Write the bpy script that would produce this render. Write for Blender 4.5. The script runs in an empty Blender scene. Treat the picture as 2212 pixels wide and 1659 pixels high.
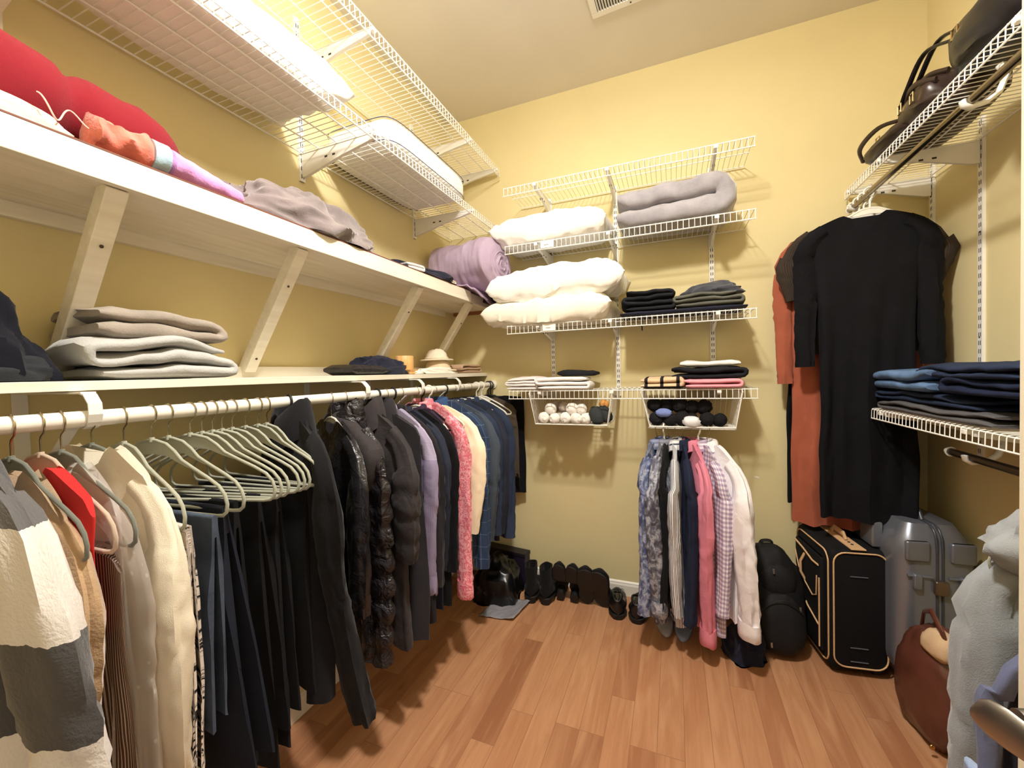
import bpy, bmesh, math, random
from mathutils import Vector, Matrix, noise
random.seed(7)
R = math.radians
SC = bpy.context.scene
COL = SC.collection

# ------------------------------------------------------------------ camera, world, light, exposure
cam_data = bpy.data.cameras.new('camera')
cam_data.sensor_fit = 'HORIZONTAL'
cam_data.sensor_width = 36.0
cam_data.lens = 36.0 * 876.0 / 2212.0
cam_data.clip_start = 0.02
cam = bpy.data.objects.new('camera', cam_data)
COL.objects.link(cam)
right = Vector((0.92862, 0.36998, -0.02715)).normalized()
fwd = Vector((-0.37070, 0.92823, -0.02588)).normalized()
upv = right.cross(fwd).normalized()
fwd = upv.cross(right).normalized()
cam.matrix_world = Matrix(((right.x, upv.x, -fwd.x, 0.0), (right.y, upv.y, -fwd.y, 0.0),
                           (right.z, upv.z, -fwd.z, 1.35), (0, 0, 0, 1)))
SC.camera = cam
SC.view_settings.view_transform = 'Standard'
SC.view_settings.look = 'None'
SC.view_settings.gamma = 1.0
SC.view_settings.use_curve_mapping = False
SC.view_settings.exposure = 0.25
SC.cycles.use_denoising = True
SC.cycles.max_bounces = 8
SC.cycles.diffuse_bounces = 5
SC.cycles.transparent_max_bounces = 12

world = bpy.data.worlds.new('world')
SC.world = world
world.use_nodes = True
world.node_tree.nodes['Background'].inputs[0].default_value = (1.0, 0.98, 0.95, 1)
world.node_tree.nodes['Background'].inputs[1].default_value = 0.45

ld = bpy.data.lights.new('ceiling_bulb', 'AREA')
ld.shape = 'DISK'
ld.size = 0.16
ld.energy = 36
ld.color = (1.0, 0.965, 0.915)
lamp = bpy.data.objects.new('ceiling_bulb', ld)
lamp.location = (-0.17, 0.72, 2.97)
COL.objects.link(lamp)
ld2 = bpy.data.lights.new('bulb_glow', 'POINT')
ld2.energy = 46
ld2.color = (1.0, 0.965, 0.915)
ld2.shadow_soft_size = 0.06
glow = bpy.data.objects.new('bulb_glow', ld2)
glow.location = (-0.17, 0.72, 2.90)
COL.objects.link(glow)

# ------------------------------------------------------------------ helpers
def S(c):
    def f(v):
        v /= 255.0
        return v / 12.92 if v <= 0.04045 else ((v + 0.055) / 1.055) ** 2.4
    return (f(c[0]), f(c[1]), f(c[2]), 1.0)

def sm(a, b, t):
    t = max(0.0, min(1.0, (t - a) / (b - a)))
    return t * t * (3 - 2 * t)

def nz(x, y, z, f=1.0, o=0.0):
    return noise.noise(Vector((x * f + o, y * f + o * 1.7, z * f - o)))

def ridge(x, y, z, f=1.0, o=0.0):
    return 1.0 - 2.0 * abs(noise.noise(Vector((x * f + o, y * f + o * 1.3, z * f - o))))

def curve(pts, k=6):
    P = [Vector(p) for p in pts]
    P = [P[0] * 2 - P[1]] + P + [P[-1] * 2 - P[-2]]
    out = []
    for i in range(1, len(P) - 2):
        for j in range(k):
            t = j / k
            a, b, c, d = P[i - 1:i + 3]
            out.append(0.5 * ((2 * b) + (c - a) * t + (2 * a - 5 * b + 4 * c - d) * t * t + (3 * b - a - 3 * c + d) * t ** 3))
    out.append(P[-2])
    return out

class MB:
    """collects geometry of ONE mesh"""
    def __init__(s):
        s.v, s.f, s.m = [], [], []
    def add(s, vs, fs, mi=0):
        b = len(s.v)
        s.v += [tuple(v) for v in vs]
        s.f += [tuple(i + b for i in f) for f in fs]
        s.m += [mi] * len(fs)
        return s
    def box(s, x0, x1, y0, y1, z0, z1, mi=0):
        vs = [(x, y, z) for x in (x0, x1) for y in (y0, y1) for z in (z0, z1)]
        return s.add(vs, [(0, 1, 3, 2), (4, 6, 7, 5), (0, 4, 5, 1), (2, 3, 7, 6), (0, 2, 6, 4), (1, 5, 7, 3)], mi)
    def beam(s, a, b, w, h, up=(0, 0, 1), mi=0, w2=None, h2=None):
        a, b = Vector(a), Vector(b)
        d = (b - a).normalized()
        sd = d.cross(Vector(up)).normalized()
        u = sd.cross(d)
        vs = []
        for p, ww, hh in ((a, w, h), (b, w2 or w, h2 or h)):
            for i, j in ((-1, -1), (1, -1), (1, 1), (-1, 1)):
                vs.append(p + sd * ww / 2 * i + u * hh / 2 * j)
        return s.add(vs, [(0, 1, 2, 3), (7, 6, 5, 4), (0, 4, 5, 1), (1, 5, 6, 2), (2, 6, 7, 3), (3, 7, 4, 0)], mi)
    def loft(s, rings, cap=True, closed=True, loop=False, mi=0):
        n = len(rings[0])
        vs = [p for r in rings for p in r]
        fs = []
        m = len(rings)
        for i in range(m if loop else m - 1):
            a, b = i * n, ((i + 1) % m) * n
            for j in range(n if closed else n - 1):
                k = (j + 1) % n
                fs.append((a + j, a + k, b + k, b + j))
        if cap and closed and not loop:
            fs.append(tuple(reversed(range(n))))
            fs.append(tuple((m - 1) * n + j for j in range(n)))
        return s.add(vs, fs, mi)
    def tube(s, path, r, n=8, closed=False, mi=0, ry=None):
        P = [Vector(p) for p in path]
        m = len(P)
        rings = []
        prev = None
        for i in range(m):
            if closed:
                t = (P[(i + 1) % m] - P[i - 1]).normalized()
            else:
                t = (P[min(i + 1, m - 1)] - P[max(i - 1, 0)]).normalized()
            if prev is None:
                ref = Vector((0, 1, 0)) if abs(t.y) < 0.9 else Vector((1, 0, 0))
                nrm = (ref - t * ref.dot(t)).normalized()
            else:
                nrm = (prev - t * prev.dot(t)).normalized()
            prev = nrm
            bn = t.cross(nrm)
            rr = r[i] if isinstance(r, (list, tuple)) else r
            r2 = rr if ry is None else ry
            rings.append([P[i] + nrm * (math.cos(6.2832 * k / n) * r2) + bn * (math.sin(6.2832 * k / n) * rr) for k in range(n)])
        return s.loft(rings, cap=not closed, loop=closed, mi=mi)
    def grid(s, fn, nu, nv, mi=0):
        vs = [fn(i / nu, j / nv) for i in range(nu + 1) for j in range(nv + 1)]
        fs = [(i * (nv + 1) + j, (i + 1) * (nv + 1) + j, (i + 1) * (nv + 1) + j + 1, i * (nv + 1) + j + 1) for i in range(nu) for j in range(nv)]
        return s.add(vs, fs, mi)
    def ball(s, c, rx, ry, rz, nu=24, nv=14, fn=None, mi=0):
        rings = []
        for i in range(nv + 1):
            ph = math.pi * (0.012 + 0.976 * i / nv)
            ring = []
            for j in range(nu):
                th = 6.2832 * j / nu
                p = Vector((math.sin(ph) * math.cos(th), math.sin(ph) * math.sin(th), math.cos(ph)))
                if fn: p = Vector(fn(p))
                ring.append((c[0] + p.x * rx, c[1] + p.y * ry, c[2] + p.z * rz))
            rings.append(ring)
        return s.loft(rings, mi=mi)
    def xf(s, M):
        s.v = [tuple(M @ Vector(v)) for v in s.v]
        return s
    def warp(s, fn):
        s.v = [tuple(fn(*v)) for v in s.v]
        return s
    def build(s, name, mats, parent=None, smooth=True, bevel=0.0, solid=0.0, sub=0, label=None, weld=0.0, uv=None):
        me = bpy.data.meshes.new(name)
        me.from_pydata(s.v, [], s.f)
        if not isinstance(mats, (list, tuple)): mats = [mats]
        for m in mats: me.materials.append(m)
        if len(mats) > 1:
            me.polygons.foreach_set('material_index', s.m)
        bm = bmesh.new(); bm.from_mesh(me)
        if weld: bmesh.ops.remove_doubles(bm, verts=bm.verts, dist=weld)
        bmesh.ops.recalc_face_normals(bm, faces=bm.faces)
        bm.to_mesh(me); bm.free()
        if smooth:
            me.polygons.foreach_set('use_smooth', [True] * len(me.polygons))
            try: me.set_sharp_from_angle(angle=R(50))
            except Exception: pass
        if uv:                      # uv = (points per ring, ring width in metres); cloth patterns run along it
            n, per = uv
            ul = me.uv_layers.new(name='cloth')
            for p in me.polygons:
                js = [me.loops[l].vertex_index % n for l in p.loop_indices]
                wrap = max(js) - min(js) > n / 2
                for l, j in zip(p.loop_indices, js):
                    if wrap and j < n / 2: j += n
                    ul.data[l].uv = (j / n * per, me.vertices[me.loops[l].vertex_index].co.z)
        me.update()
        o = bpy.data.objects.new(name, me)
        COL.objects.link(o)
        if parent: o.parent = parent
        if solid:
            md = o.modifiers.new('solid', 'SOLIDIFY'); md.thickness = solid; md.offset = 0
        if sub:
            md = o.modifiers.new('sub', 'SUBSURF'); md.levels = sub; md.render_levels = sub
        if bevel:
            md = o.modifiers.new('bevel', 'BEVEL'); md.width = bevel; md.segments = 2; md.limit_method = 'ANGLE'
        if label: o['label'] = label
        return o

def tag(o, label, cat, group=None):
    o['label'] = label; o['category'] = cat
    if group: o['group'] = group
    return o

def thing(name, label, cat, loc=(0, 0, 0), rz=0.0, group=None, rx=0.0, ry=0.0):
    o = bpy.data.objects.new(name, None)
    o.empty_display_size = 0.05
    COL.objects.link(o)
    o.location = loc
    o.rotation_euler = (rx, ry, rz)
    return tag(o, label, cat, group)

def struct(o):
    o['kind'] = 'structure'
    return o

def at(o, loc, rz=0.0, rx=0.0, ry=0.0):
    o.location = loc; o.rotation_euler = (rx, ry, rz)
    return o

# ------------------------------------------------------------------ materials
class NT:
    def __init__(s, name, uv=False):
        s.mat = bpy.data.materials.new(name)
        s.mat.use_nodes = True
        s.t = s.mat.node_tree
        s.b = s.t.nodes['Principled BSDF']
        s.tc = s.t.nodes.new('ShaderNodeTexCoord').outputs['Object']
        if uv:
            u = s.t.nodes.new('ShaderNodeUVMap'); u.uv_map = 'cloth'
            a = s.t.nodes.new('ShaderNodeSeparateXYZ'); s.t.links.new(u.outputs[0], a.inputs[0])
            b = s.t.nodes.new('ShaderNodeCombineXYZ'); s.t.links.new(a.outputs[0], b.inputs[0]); s.t.links.new(a.outputs[1], b.inputs[2])
            s.tc = b.outputs[0]
    def n(s, typ, **kw):
        x = s.t.nodes.new(typ)
        for k, v in kw.items():
            if k.startswith('i_'): x.inputs[k[2:].replace('_', ' ')].default_value = v
            else: setattr(x, k, v)
        return x
    def l(s, a, b): s.t.links.new(a, b)
    def math(s, op, a, b=None, clamp=False):
        x = s.n('ShaderNodeMath', operation=op, use_clamp=clamp)
        for i, v in enumerate((a, b)):
            if v is None: continue
            if isinstance(v, (int, float)): x.inputs[i].default_value = v
            else: s.l(v, x.inputs[i])
        return x.outputs[0]
    def sep(s, vec=None):
        x = s.n('ShaderNodeSeparateXYZ'); s.l(vec or s.tc, x.inputs[0])
        return x.outputs
    def noise(s, scale, detail=3.0, rough=0.5, vec=None, dist=0.0):
        x = s.n('ShaderNodeTexNoise'); x.inputs['Scale'].default_value = scale
        x.inputs['Detail'].default_value = detail; x.inputs['Roughness'].default_value = rough
        x.inputs['Distortion'].default_value = dist
        s.l(vec or s.tc, x.inputs['Vector'])
        return x.outputs[0]
    def mapv(s, scale=(1, 1, 1), rot=(0, 0, 0), vec=None):
        x = s.n('ShaderNodeMapping'); x.inputs['Scale'].default_value = scale; x.inputs['Rotation'].default_value = rot
        s.l(vec or s.tc, x.inputs['Vector'])
        return x.outputs[0]
    def ramp(s, fac, stops, interp='LINEAR'):
        x = s.n('ShaderNodeValToRGB'); x.color_ramp.interpolation = interp
        e = x.color_ramp.elements
        while len(e) > 1: e.remove(e[-1])
        e[0].position = stops[0][0]; e[0].color = stops[0][1]
        for p, c in stops[1:]:
            k = e.new(p); k.color = c
        s.l(fac, x.inputs[0])
        return x.outputs[0]
    def mix(s, fac, a, b, mode='MIX'):
        x = s.n('ShaderNodeMix', data_type='RGBA', blend_type=mode)
        for i, v in ((0, fac), (6, a), (7, b)):
            if isinstance(v, (int, float)): x.inputs[i].default_value = v
            elif isinstance(v, tuple): x.inputs[i].default_value = v
            else: s.l(v, x.inputs[i])
        return x.outputs[2]
    def bump(s, h, strength=0.3, dist=0.002):
        x = s.n('ShaderNodeBump'); x.inputs['Strength'].default_value = strength
        x.inputs['Distance'].default_value = dist
        s.l(h, x.inputs['Height']); s.l(x.outputs[0], s.b.inputs['Normal'])
    def fin(s, col=None, rough=0.6, metal=0.0, sheen=0.0, spec=0.5, coat=0.0):
        if col is not None:
            if isinstance(col, tuple): s.b.inputs['Base Color'].default_value = col
            else: s.l(col, s.b.inputs['Base Color'])
        if isinstance(rough, (int, float)): s.b.inputs['Roughness'].default_value = rough
        else: s.l(rough, s.b.inputs['Roughness'])
        s.b.inputs['Metallic'].default_value = metal
        s.b.inputs['Specular IOR Level'].default_value = spec
        s.b.inputs['Sheen Weight'].default_value = sheen
        s.b.inputs['Coat Weight'].default_value = coat
        return s.mat

_mats = {}
def fab(name, c, rough=0.9, fine=500, fs=0.35, var=0.10, sheen=0.0, wr=0.0, spec=0.2, wrs=14):
    """woven or knitted cloth: slight colour variation, fine weave bump and optional soft wrinkles"""
    if name in _mats: return _mats[name]
    k = NT(name)
    n = k.noise(9, 4, 0.6)
    c0 = S(c)
    lo = tuple(x * (1 - var * 1.6) for x in c0[:3]) + (1,)
    hi = tuple(min(1, x * (1 + var)) for x in c0[:3]) + (1,)
    col = k.ramp(n, [(0.3, lo), (0.7, hi)])
    w = k.noise(fine, 2, 0.6)
    h = w
    if wr:
        h = k.math('ADD', k.math('MULTIPLY', w, 0.12), k.math('MULTIPLY', k.noise(wrs, 3, 0.5, dist=0.6), wr * 4))
        k.bump(h, 0.8, 0.011)
    else:
        k.bump(h, fs, 0.0015)
    _mats[name] = k.fin(col, rough, 0, sheen, spec)
    return _mats[name]

def plain(name, c, rough=0.5, metal=0.0, spec=0.5, coat=0.0, bs=0, bstr=0.1, var=0.03, vs=30):
    if name in _mats: return _mats[name]
    k = NT(name)
    c0 = S(c)
    n = k.noise(vs, 3, 0.6)
    lo = tuple(x * (1 - var) for x in c0[:3]) + (1,)
    col = k.ramp(n, [(0.35, lo), (0.65, c0)])
    if bs: k.bump(k.noise(bs, 3, 0.6), bstr, 0.002)
    _mats[name] = k.fin(col, rough, metal, 0, spec, coat)
    return _mats[name]
# ------------------------------------------------------------------ room surfaces
XL, XR, YB, ZC, YF = -1.42, 1.10, 2.475, 3.06, -0.42
def wall_mat(name, c, bs=60):
    k = NT(name)
    n = k.noise(3.0, 4, 0.6)
    c0 = S(c)
    col = k.ramp(n, [(0.3, tuple(x * 0.95 for x in c0[:3]) + (1,)), (0.7, c0)])
    k.bump(k.noise(220, 3, 0.6), 0.10, 0.001)
    return k.fin(col, 0.75, spec=0.25)
M_wall = wall_mat('yellow_wall_paint', (222, 207, 158))
M_ceil = wall_mat('ceiling_paint', (226, 220, 210))
M_trim = plain('white_trim_paint', (238, 232, 220), 0.45)
M_shelfpaint = None

def floor_mat():
    k = NT('oak_plank_floor')
    x, y, z = k.sep()
    cb = k.n('ShaderNodeCombineXYZ'); k.l(k.math('ADD', y, 7.13), cb.inputs[0]); k.l(k.math('ADD', x, 3.02), cb.inputs[1])
    br = k.n('ShaderNodeTexBrick'); br.offset = 0.37; br.offset_frequency = 3; br.squash = 0.7; br.squash_frequency = 5
    k.l(cb.outputs[0], br.inputs['Vector'])
    br.inputs['Color1'].default_value = (0, 0, 0, 1); br.inputs['Color2'].default_value = (1, 1, 1, 1)
    br.inputs['Mortar'].default_value = (0.5, 0.5, 0.5, 1)
    br.inputs['Scale'].default_value = 1.0; br.inputs['Mortar Size'].default_value = 0.0012
    br.inputs['Mortar Smooth'].default_value = 0.3; br.inputs['Bias'].default_value = 0.0
    br.inputs['Brick Width'].default_value = 0.86; br.inputs['Row Height'].default_value = 0.092
    plank = br.outputs['Color']
    # each plank shifts its own grain
    cg = k.n('ShaderNodeCombineXYZ')
    k.l(k.math('MULTIPLY', x, 1.0), cg.inputs[0]); k.l(y, cg.inputs[1]); k.l(k.math('MULTIPLY', plank, 9.0), cg.inputs[2])
    g1 = k.noise(1.0, 5, 0.62, vec=k.mapv((70, 4.5, 1), vec=cg.outputs[0]), dist=0.5)
    g2 = k.noise(1.0, 3, 0.5, vec=k.mapv((14, 1.6, 1), vec=cg.outputs[0]), dist=1.6)
    base = k.ramp(plank, [(0.0, S((150, 98, 68))), (0.3, S((188, 134, 96))), (0.65, S((202, 150, 110))), (1.0, S((166, 112, 78)))])
    c = k.mix(k.math('MULTIPLY', g1, 0.75), base, S((146, 96, 64)), 'MIX')
    c = k.mix(k.ramp(g2, [(0.45, (0, 0, 0, 1)), (0.75, (0.55, 0.55, 0.55, 1))]), c, S((208, 160, 120)))
    kn = k.n('ShaderNodeTexVoronoi'); kn.inputs['Scale'].default_value = 1.0
    k.l(k.mapv((7.0, 2.6, 1), vec=k.tc), kn.inputs['Vector'])
    knot = k.ramp(kn.outputs['Distance'], [(0.03, (1, 1, 1, 1)), (0.10, (0, 0, 0, 1))])
    c = k.mix(k.math('MULTIPLY', knot, 0.6), c, S((110, 62, 40)))
    c = k.mix(k.math('MULTIPLY', br.outputs['Fac'], 0.55), c, S((110, 72, 50)))
    k.bump(k.math('ADD', k.math('MULTIPLY', g1, 0.5), k.math('MULTIPLY', br.outputs['Fac'], -0.9)), 0.12, 0.002)
    return k.fin(c, k.ramp(g1, [(0.3, (0.42,) * 3 + (1,)), (0.8, (0.55,) * 3 + (1,))]), spec=0.4)
M_floor = floor_mat()

struct(MB().box(-1.6, 1.3, -0.6, 2.65, -0.10, 0.0).build('floor', M_floor, smooth=False))
struct(MB().box(-1.6, 1.3, -0.6, 2.65, ZC, ZC + 0.1).build('ceiling', M_ceil, smooth=False))
struct(MB().box(XL - 0.1, XL, YF - 0.1, YB + 0.1, 0, ZC).build('wall_left', M_wall, smooth=False))
struct(MB().box(XR, XR + 0.1, YF - 0.1, YB + 0.1, 0, ZC).build('wall_right', M_wall, smooth=False))
struct(MB().box(XL, XR, YB, YB + 0.1, 0, ZC).build('wall_back', M_wall, smooth=False))
# the doorway behind the camera
mb = MB().box(XL, -0.62, YF - 0.1, YF, 0, ZC).box(0.78, XR, YF - 0.1, YF, 0, ZC).box(-0.62, 0.78, YF - 0.1, YF, 2.15, ZC)
struct(mb.build('wall_front', M_wall, smooth=False))
def baseboard(name, a, b, nrm):
    mb = MB()
    a, b, n = Vector(a), Vector(b), Vector(nrm)
    prof = [(0, 0), (0.013, 0), (0.013, 0.062), (0.009, 0.072), (0.009, 0.078), (0.004, 0.084), (0, 0.086)]
    mb.loft([[p + n * d + Vector((0, 0, h)) for d, h in prof] for p in (a, b)])
    struct(mb.build(name, M_trim, smooth=False))
baseboard('baseboard_back', (XL, YB, 0), (XR, YB, 0), (0, -1, 0))
baseboard('baseboard_left', (XL, YF, 0), (XL, YB - 0.013, 0), (1, 0, 0))
baseboard('baseboard_right', (XR, YF, 0), (XR, YB - 0.013, 0), (-1, 0, 0))
# small chip in the plaster of the back wall
mb = MB(); mb.ball((0, 0, 0), 0.014, 0.0012, 0.006, 12, 6, lambda p: (p.x * (1 + 0.3 * nz(p.x, p.y, p.z, 3)), p.y, p.z * (1 + 0.5 * nz(p.x, p.y, p.z, 2, 5))))
tag(at(mb.build('plaster_chip', plain('bare_plaster', (236, 226, 200), 0.9)), (0.402, YB - 0.0005, 0.76), ry=R(20)), 'small pale plaster chip in the yellow back wall right of the hanging shirts', 'wall mark')

# ------------------------------------------------------------------ ceiling vent
M_white = plain('white_enamel', (236, 234, 228), 0.35, bs=200, bstr=0.03)
M_dark = plain('dark_slot', (52, 46, 40), 0.8)
def vent():
    t = thing('ceiling_vent', 'white slatted air vent in the ceiling', 'vent', (-0.165, 1.87, ZC), R(-3))
    mb = MB()
    L, W, b = 0.36, 0.30, 0.03
    for x0, x1, y0, y1 in ((-L/2, L/2, -W/2, -W/2 + b), (-L/2, L/2, W/2 - b, W/2), (-L/2, -L/2 + b, -W/2 + b, W/2 - b), (L/2 - b, L/2, -W/2 + b, W/2 - b)):
        mb.box(x0, x1, y0, y1, -0.008, 0)
    mb.build('frame', M_white, t, smooth=False, bevel=0.002)
    MB().box(-L/2 + b, L/2 - b, -W/2 + b, W/2 - b, -0.002, 0.0).build('duct_opening', M_dark, t, smooth=False)
    mb = MB(); mb.box(-0.006, 0.006, -W/2 + b, W/2 - b, -0.009, -0.003)
    n = 24
    for i in range(n):
        x = -L/2 + b + (L - 2*b) * (i + 0.5) / n
        mb.beam((x, -W/2 + b, -0.006), (x, W/2 - b, -0.006), 0.0018, 0.009, up=(0.6, 0, 1))
    mb.build('slats', M_white, t, smooth=False)
    for y in (-W/2 + b/2, W/2 - b/2):
        MB().ball((0, y, -0.009), 0.004, 0.004, 0.002, 10, 6).build('screw', M_dark, t)
vent()

# ------------------------------------------------------------------ wire shelving
M_wire = plain('white_wire_coating', (240, 238, 232), 0.35)
def upright(label, x, y, z0, z1, nrm, group):
    """slotted steel channel; nrm is the direction it faces"""
    t = thing('slotted_upright', label, 'shelf upright', (x, y, z0), {(0, -1): 0, (1, 0): R(90), (-1, 0): R(-90)}[nrm], group)
    H = z1 - z0
    mb = MB()
    mb.box(-0.0125, 0.0125, -0.010, -0.0085, 0, H).box(-0.0125, -0.0105, -0.0085, 0, 0, H).box(0.0105, 0.0125, -0.0085, 0, 0, H)
    n = int(H / 0.032)
    for i in range(n):
        z = 0.012 + i * 0.032
        for s in (-1, 1):
            mb.box(s * 0.0048 - 0.0018, s * 0.0048 + 0.0018, -0.0103, -0.0100, z, z + 0.017, 1)
    mb.build('channel', [M_white, M_dark], t, smooth=False)
    z = 0.09
    while z < H:
        MB().ball((0, -0.011, z), 0.0035, 0.0016, 0.0035, 8, 6).build('screw', M_dark, t); z += 0.4
    return t

def wire_shelf(name, label, L, D, loc, rz, brackets, spacing=0.0254, lip=0.045, group=None, bh=0.075, nlong=2, tag_at=None):
    """local: X along the wall, +Y towards the wall (back at Y=0), front at Y=-D, deck at Z=0"""
    t = thing(name, label, 'shelf', loc, rz, group)
    mb = MB()
    n = int(round(L / spacing))
    r = 0.0016
    for i in range(n + 1):
        x = 0.004 + (L - 0.008) * i / n
        path = [(x, -0.004, 0.002), (x, -D + 0.012, 0.002), (x, -D + 0.004, 0.0005), (x, -D + 0.001, -0.006), (x, -D, -lip)]
        mb.tube(path, r, 5)
    for k in range(nlong):
        y = -D * (k + 1) / (nlong + 1)
        mb.tube([(0, y, -0.002), (L, y, -0.002)], 0.0027, 6)
    mb.tube([(0, -0.004, -0.002), (L, -0.004, -0.002)], 0.0029, 6)
    mb.build('deck', M_wire, t)
    mb = MB()
    mb.tube([(0, -D + 0.004, -0.0025), (L, -D + 0.004, -0.0025)], 0.0028, 6)
    mb.tube([(0, -D + 0.002, -lip), (L, -D + 0.002, -lip)], 0.0030, 6)
    mb.build('front_rail', M_wire, t)
    for bx in brackets:
        mb = MB()
        th = 0.0065
        prof = [(0.0, -0.004), (-D + 0.02, -0.004), (-D + 0.012, -0.012), (-D + 0.02, -0.026), (-D * 0.55, -bh * 0.62), (-0.02, -bh - 0.012), (0.0, -bh - 0.012)]
        mb.loft([[(bx + s * th, y, z) for y, z in prof] for s in (-1, 1)])
        mb.box(bx - 0.0085, bx + 0.0085, -D + 0.02, 0, -0.0055, -0.0035)
        for yy in (-0.13, -0.17):
            for s in (-1, 1):
                mb.box(bx + s * th * 1.0 - 0.0004, bx + s * th * 1.0 + 0.0004, yy - 0.008, yy + 0.006, -0.045, -0.038, 1)
        mb.build('bracket', [M_white, M_dark], t, smooth=False)
        mb = MB()
        mb.box(bx - 0.010, bx + 0.010, -D - 0.001, -D + 0.014, -0.020, -0.006)
        mb.build('clip', M_white, t, smooth=False, bevel=0.002)
    if tag_at is not None:
        MB().box(tag_at, tag_at + 0.075, -D - 0.004, -D - 0.002, -lip + 0.004, -0.002).build('label_holder', plain('label_plastic', (245, 243, 236), 0.3), t, smooth=False, label='small white label holder clipped to the front rail')
        MB().box(tag_at + 0.02, tag_at + 0.045, -D - 0.0045, -D - 0.004, -lip * 0.62, -lip * 0.52).build('print', plain('faint_print', (150, 145, 140), 0.5), t, smooth=False)
    return t

RZ_L, RZ_R = R(90), R(-90)     # left wall: local +Y -> world -X ; right wall: local +Y -> world +X
def leftw(y): return (XL + 0.014, y, 0)
wire_shelf('wire_shelf', 'highest empty white wire shelf on the left wall, just under the ceiling', 2.50, 0.385, (XL + 0.014, -0.06, 2.665), RZ_L,
           [0.44 + 0.06, 1.265 + 0.06, 2.052 + 0.06, 2.475], lip=0.050, group=None, nlong=3)
wire_shelf('wire_shelf', 'white wire shelf on the left wall carrying the long white pillow and the quilted pillow', 2.53, 0.385, (XL + 0.014, -0.06, 2.278), RZ_L,
           [0.44 + 0.06, 1.265 + 0.06, 2.052 + 0.06], lip=0.040, nlong=3, bh=0.085)
for y, w in ((0.445, 'nearest the camera'), (1.265, 'behind the end of the long white pillow'), (2.052, 'behind the quilted pillow')):
    upright('slotted white upright on the left wall ' + w, XL, y, 2.165, 2.83, (1, 0), 'uprights on the left wall')

BX0, BX1 = -0.885, 0.362
bbr = [-0.700 - BX0, -0.304 - BX0, 0.201 - BX0]
for nm, z, lab, tg in (('wire_shelf', 2.402, 'topmost of the four wire shelves on the back wall, empty', None),
                       ('wire_shelf', 2.075, 'wire shelf on the back wall with a white pillow and a rolled grey blanket', 0.215),
                       ('wire_shelf', 1.622, 'wire shelf on the back wall with two stacked white pillows and dark clothes', 0.215),
                       ('wire_shelf', 1.250, 'lowest wire shelf on the back wall, above the two hanging baskets', None)):
    wire_shelf(nm, lab, BX1 - BX0, 0.305, (BX0, YB - 0.012, z), 0, bbr, lip=0.046, bh=0.062, nlong=1, tag_at=tg)
for x, w in ((-0.700, 'leftmost'), (-0.304, 'middle'), (0.201, 'rightmost')):
    upright(w + ' of the three slotted white uprights on the back wall', x, YB, 1.20, 2.43, (0, -1), 'uprights on the back wall')

# right wall
wire_shelf('wire_shelf', 'upper white wire shelf on the right wall holding leather handbags', 2.45, 0.305, (XR - 0.014, 2.445, 2.185), RZ_R,
           [0.022, 0.335, 1.05], lip=0.040, bh=0.075, nlong=1)
wire_shelf('wire_shelf', 'lower white wire shelf on the right wall under the folded jeans', 2.1, 0.305, (XR - 0.014, 2.20, 1.158), RZ_R,
           [0.10, 0.62], lip=0.040, bh=0.075, nlong=1)
upright('slotted white upright in the back corner of the right wall, ending above the dress sleeve', XR, 2.425, 1.605, 2.27, (-1, 0), 'uprights on the right wall')
upright('long slotted white upright on the right wall behind the folded jeans', XR, 2.11, 0.95, 2.27, (-1, 0), 'uprights on the right wall')

# ------------------------------------------------------------------ wooden shelves on the left wall
def wood_paint():
    k = NT('painted_wood')
    n = k.noise(1.0, 4, 0.6, vec=k.mapv((40, 3, 40)))
    c = k.ramp(n, [(0.3, S((222, 214, 196))), (0.7, S((238, 232, 216)))])
    k.bump(n, 0.25, 0.001)
    return k.fin(c, 0.55, spec=0.3)
M_wood = wood_paint()
M_rawedge = plain('raw_board_edge', (120, 70, 50), 0.7)
M_ledger = plain('brown_ledger', (150, 92, 56), 0.7)
M_screw = plain('rusty_screw', (70, 56, 44), 0.5, 0.5)
t = thing('wooden_shelf', 'deep cream-painted wooden shelf with a front fascia and diagonal braces', 'shelf', (XL, 0.0, 1.775))
MB().box(0.0, 0.315, -0.25, YB, 0.0, 0.056).build('board', M_wood, t, smooth=False)
MB().box(0.315, 0.334, -0.25, 2.115, -0.004, 0.058).build('fascia', M_wood, t, smooth=False, bevel=0.0015)
MB().box(0.010, 0.334, -0.25, 2.112, 0.0585, 0.062).build('top_veneer', M_rawedge, t, smooth=False, label='thin brown raw edge of the shelf board')
MB().box(0.0, 0.020, -0.25, 2.35, -0.036, 0.0).build('wall_ledger', M_wood, t, smooth=False, bevel=0.001)
MB().box(0.02, 0.31, YB - 0.02, YB, -0.022, 0.0).build('end_ledger', M_ledger, t, smooth=False, label='bare brown ledger strip on the back wall')
for y in (0.512, 0.985, 1.643, 2.163):
    mb = MB().beam((0.022, y, -0.385), (0.300, y, 0.004), 0.038, 0.040, up=(0, 1, 0))
    b = mb.build('brace', M_wood, t, smooth=False, bevel=0.002)
    for f in (0.12, 0.72):
        MB().ball((0.022 + 0.278 * f + 0.0162, y, -0.385 + 0.389 * f - 0.0116), 0.004, 0.004, 0.004, 8, 6).build('screw', M_screw, b)
t = thing('wooden_shelf', 'narrow cream-painted wooden shelf directly above the white clothes rod', 'shelf', (XL, 0.0, 1.338))
MB().box(0.0, 0.255, -0.25, YB, 0.0, 0.021).build('board', M_wood, t, smooth=False, bevel=0.001)
MB().box(0.0, 0.019, -0.25, YB, 0.021, 0.062).build('wall_ledger', M_wood, t, smooth=False, bevel=0.001)

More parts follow.
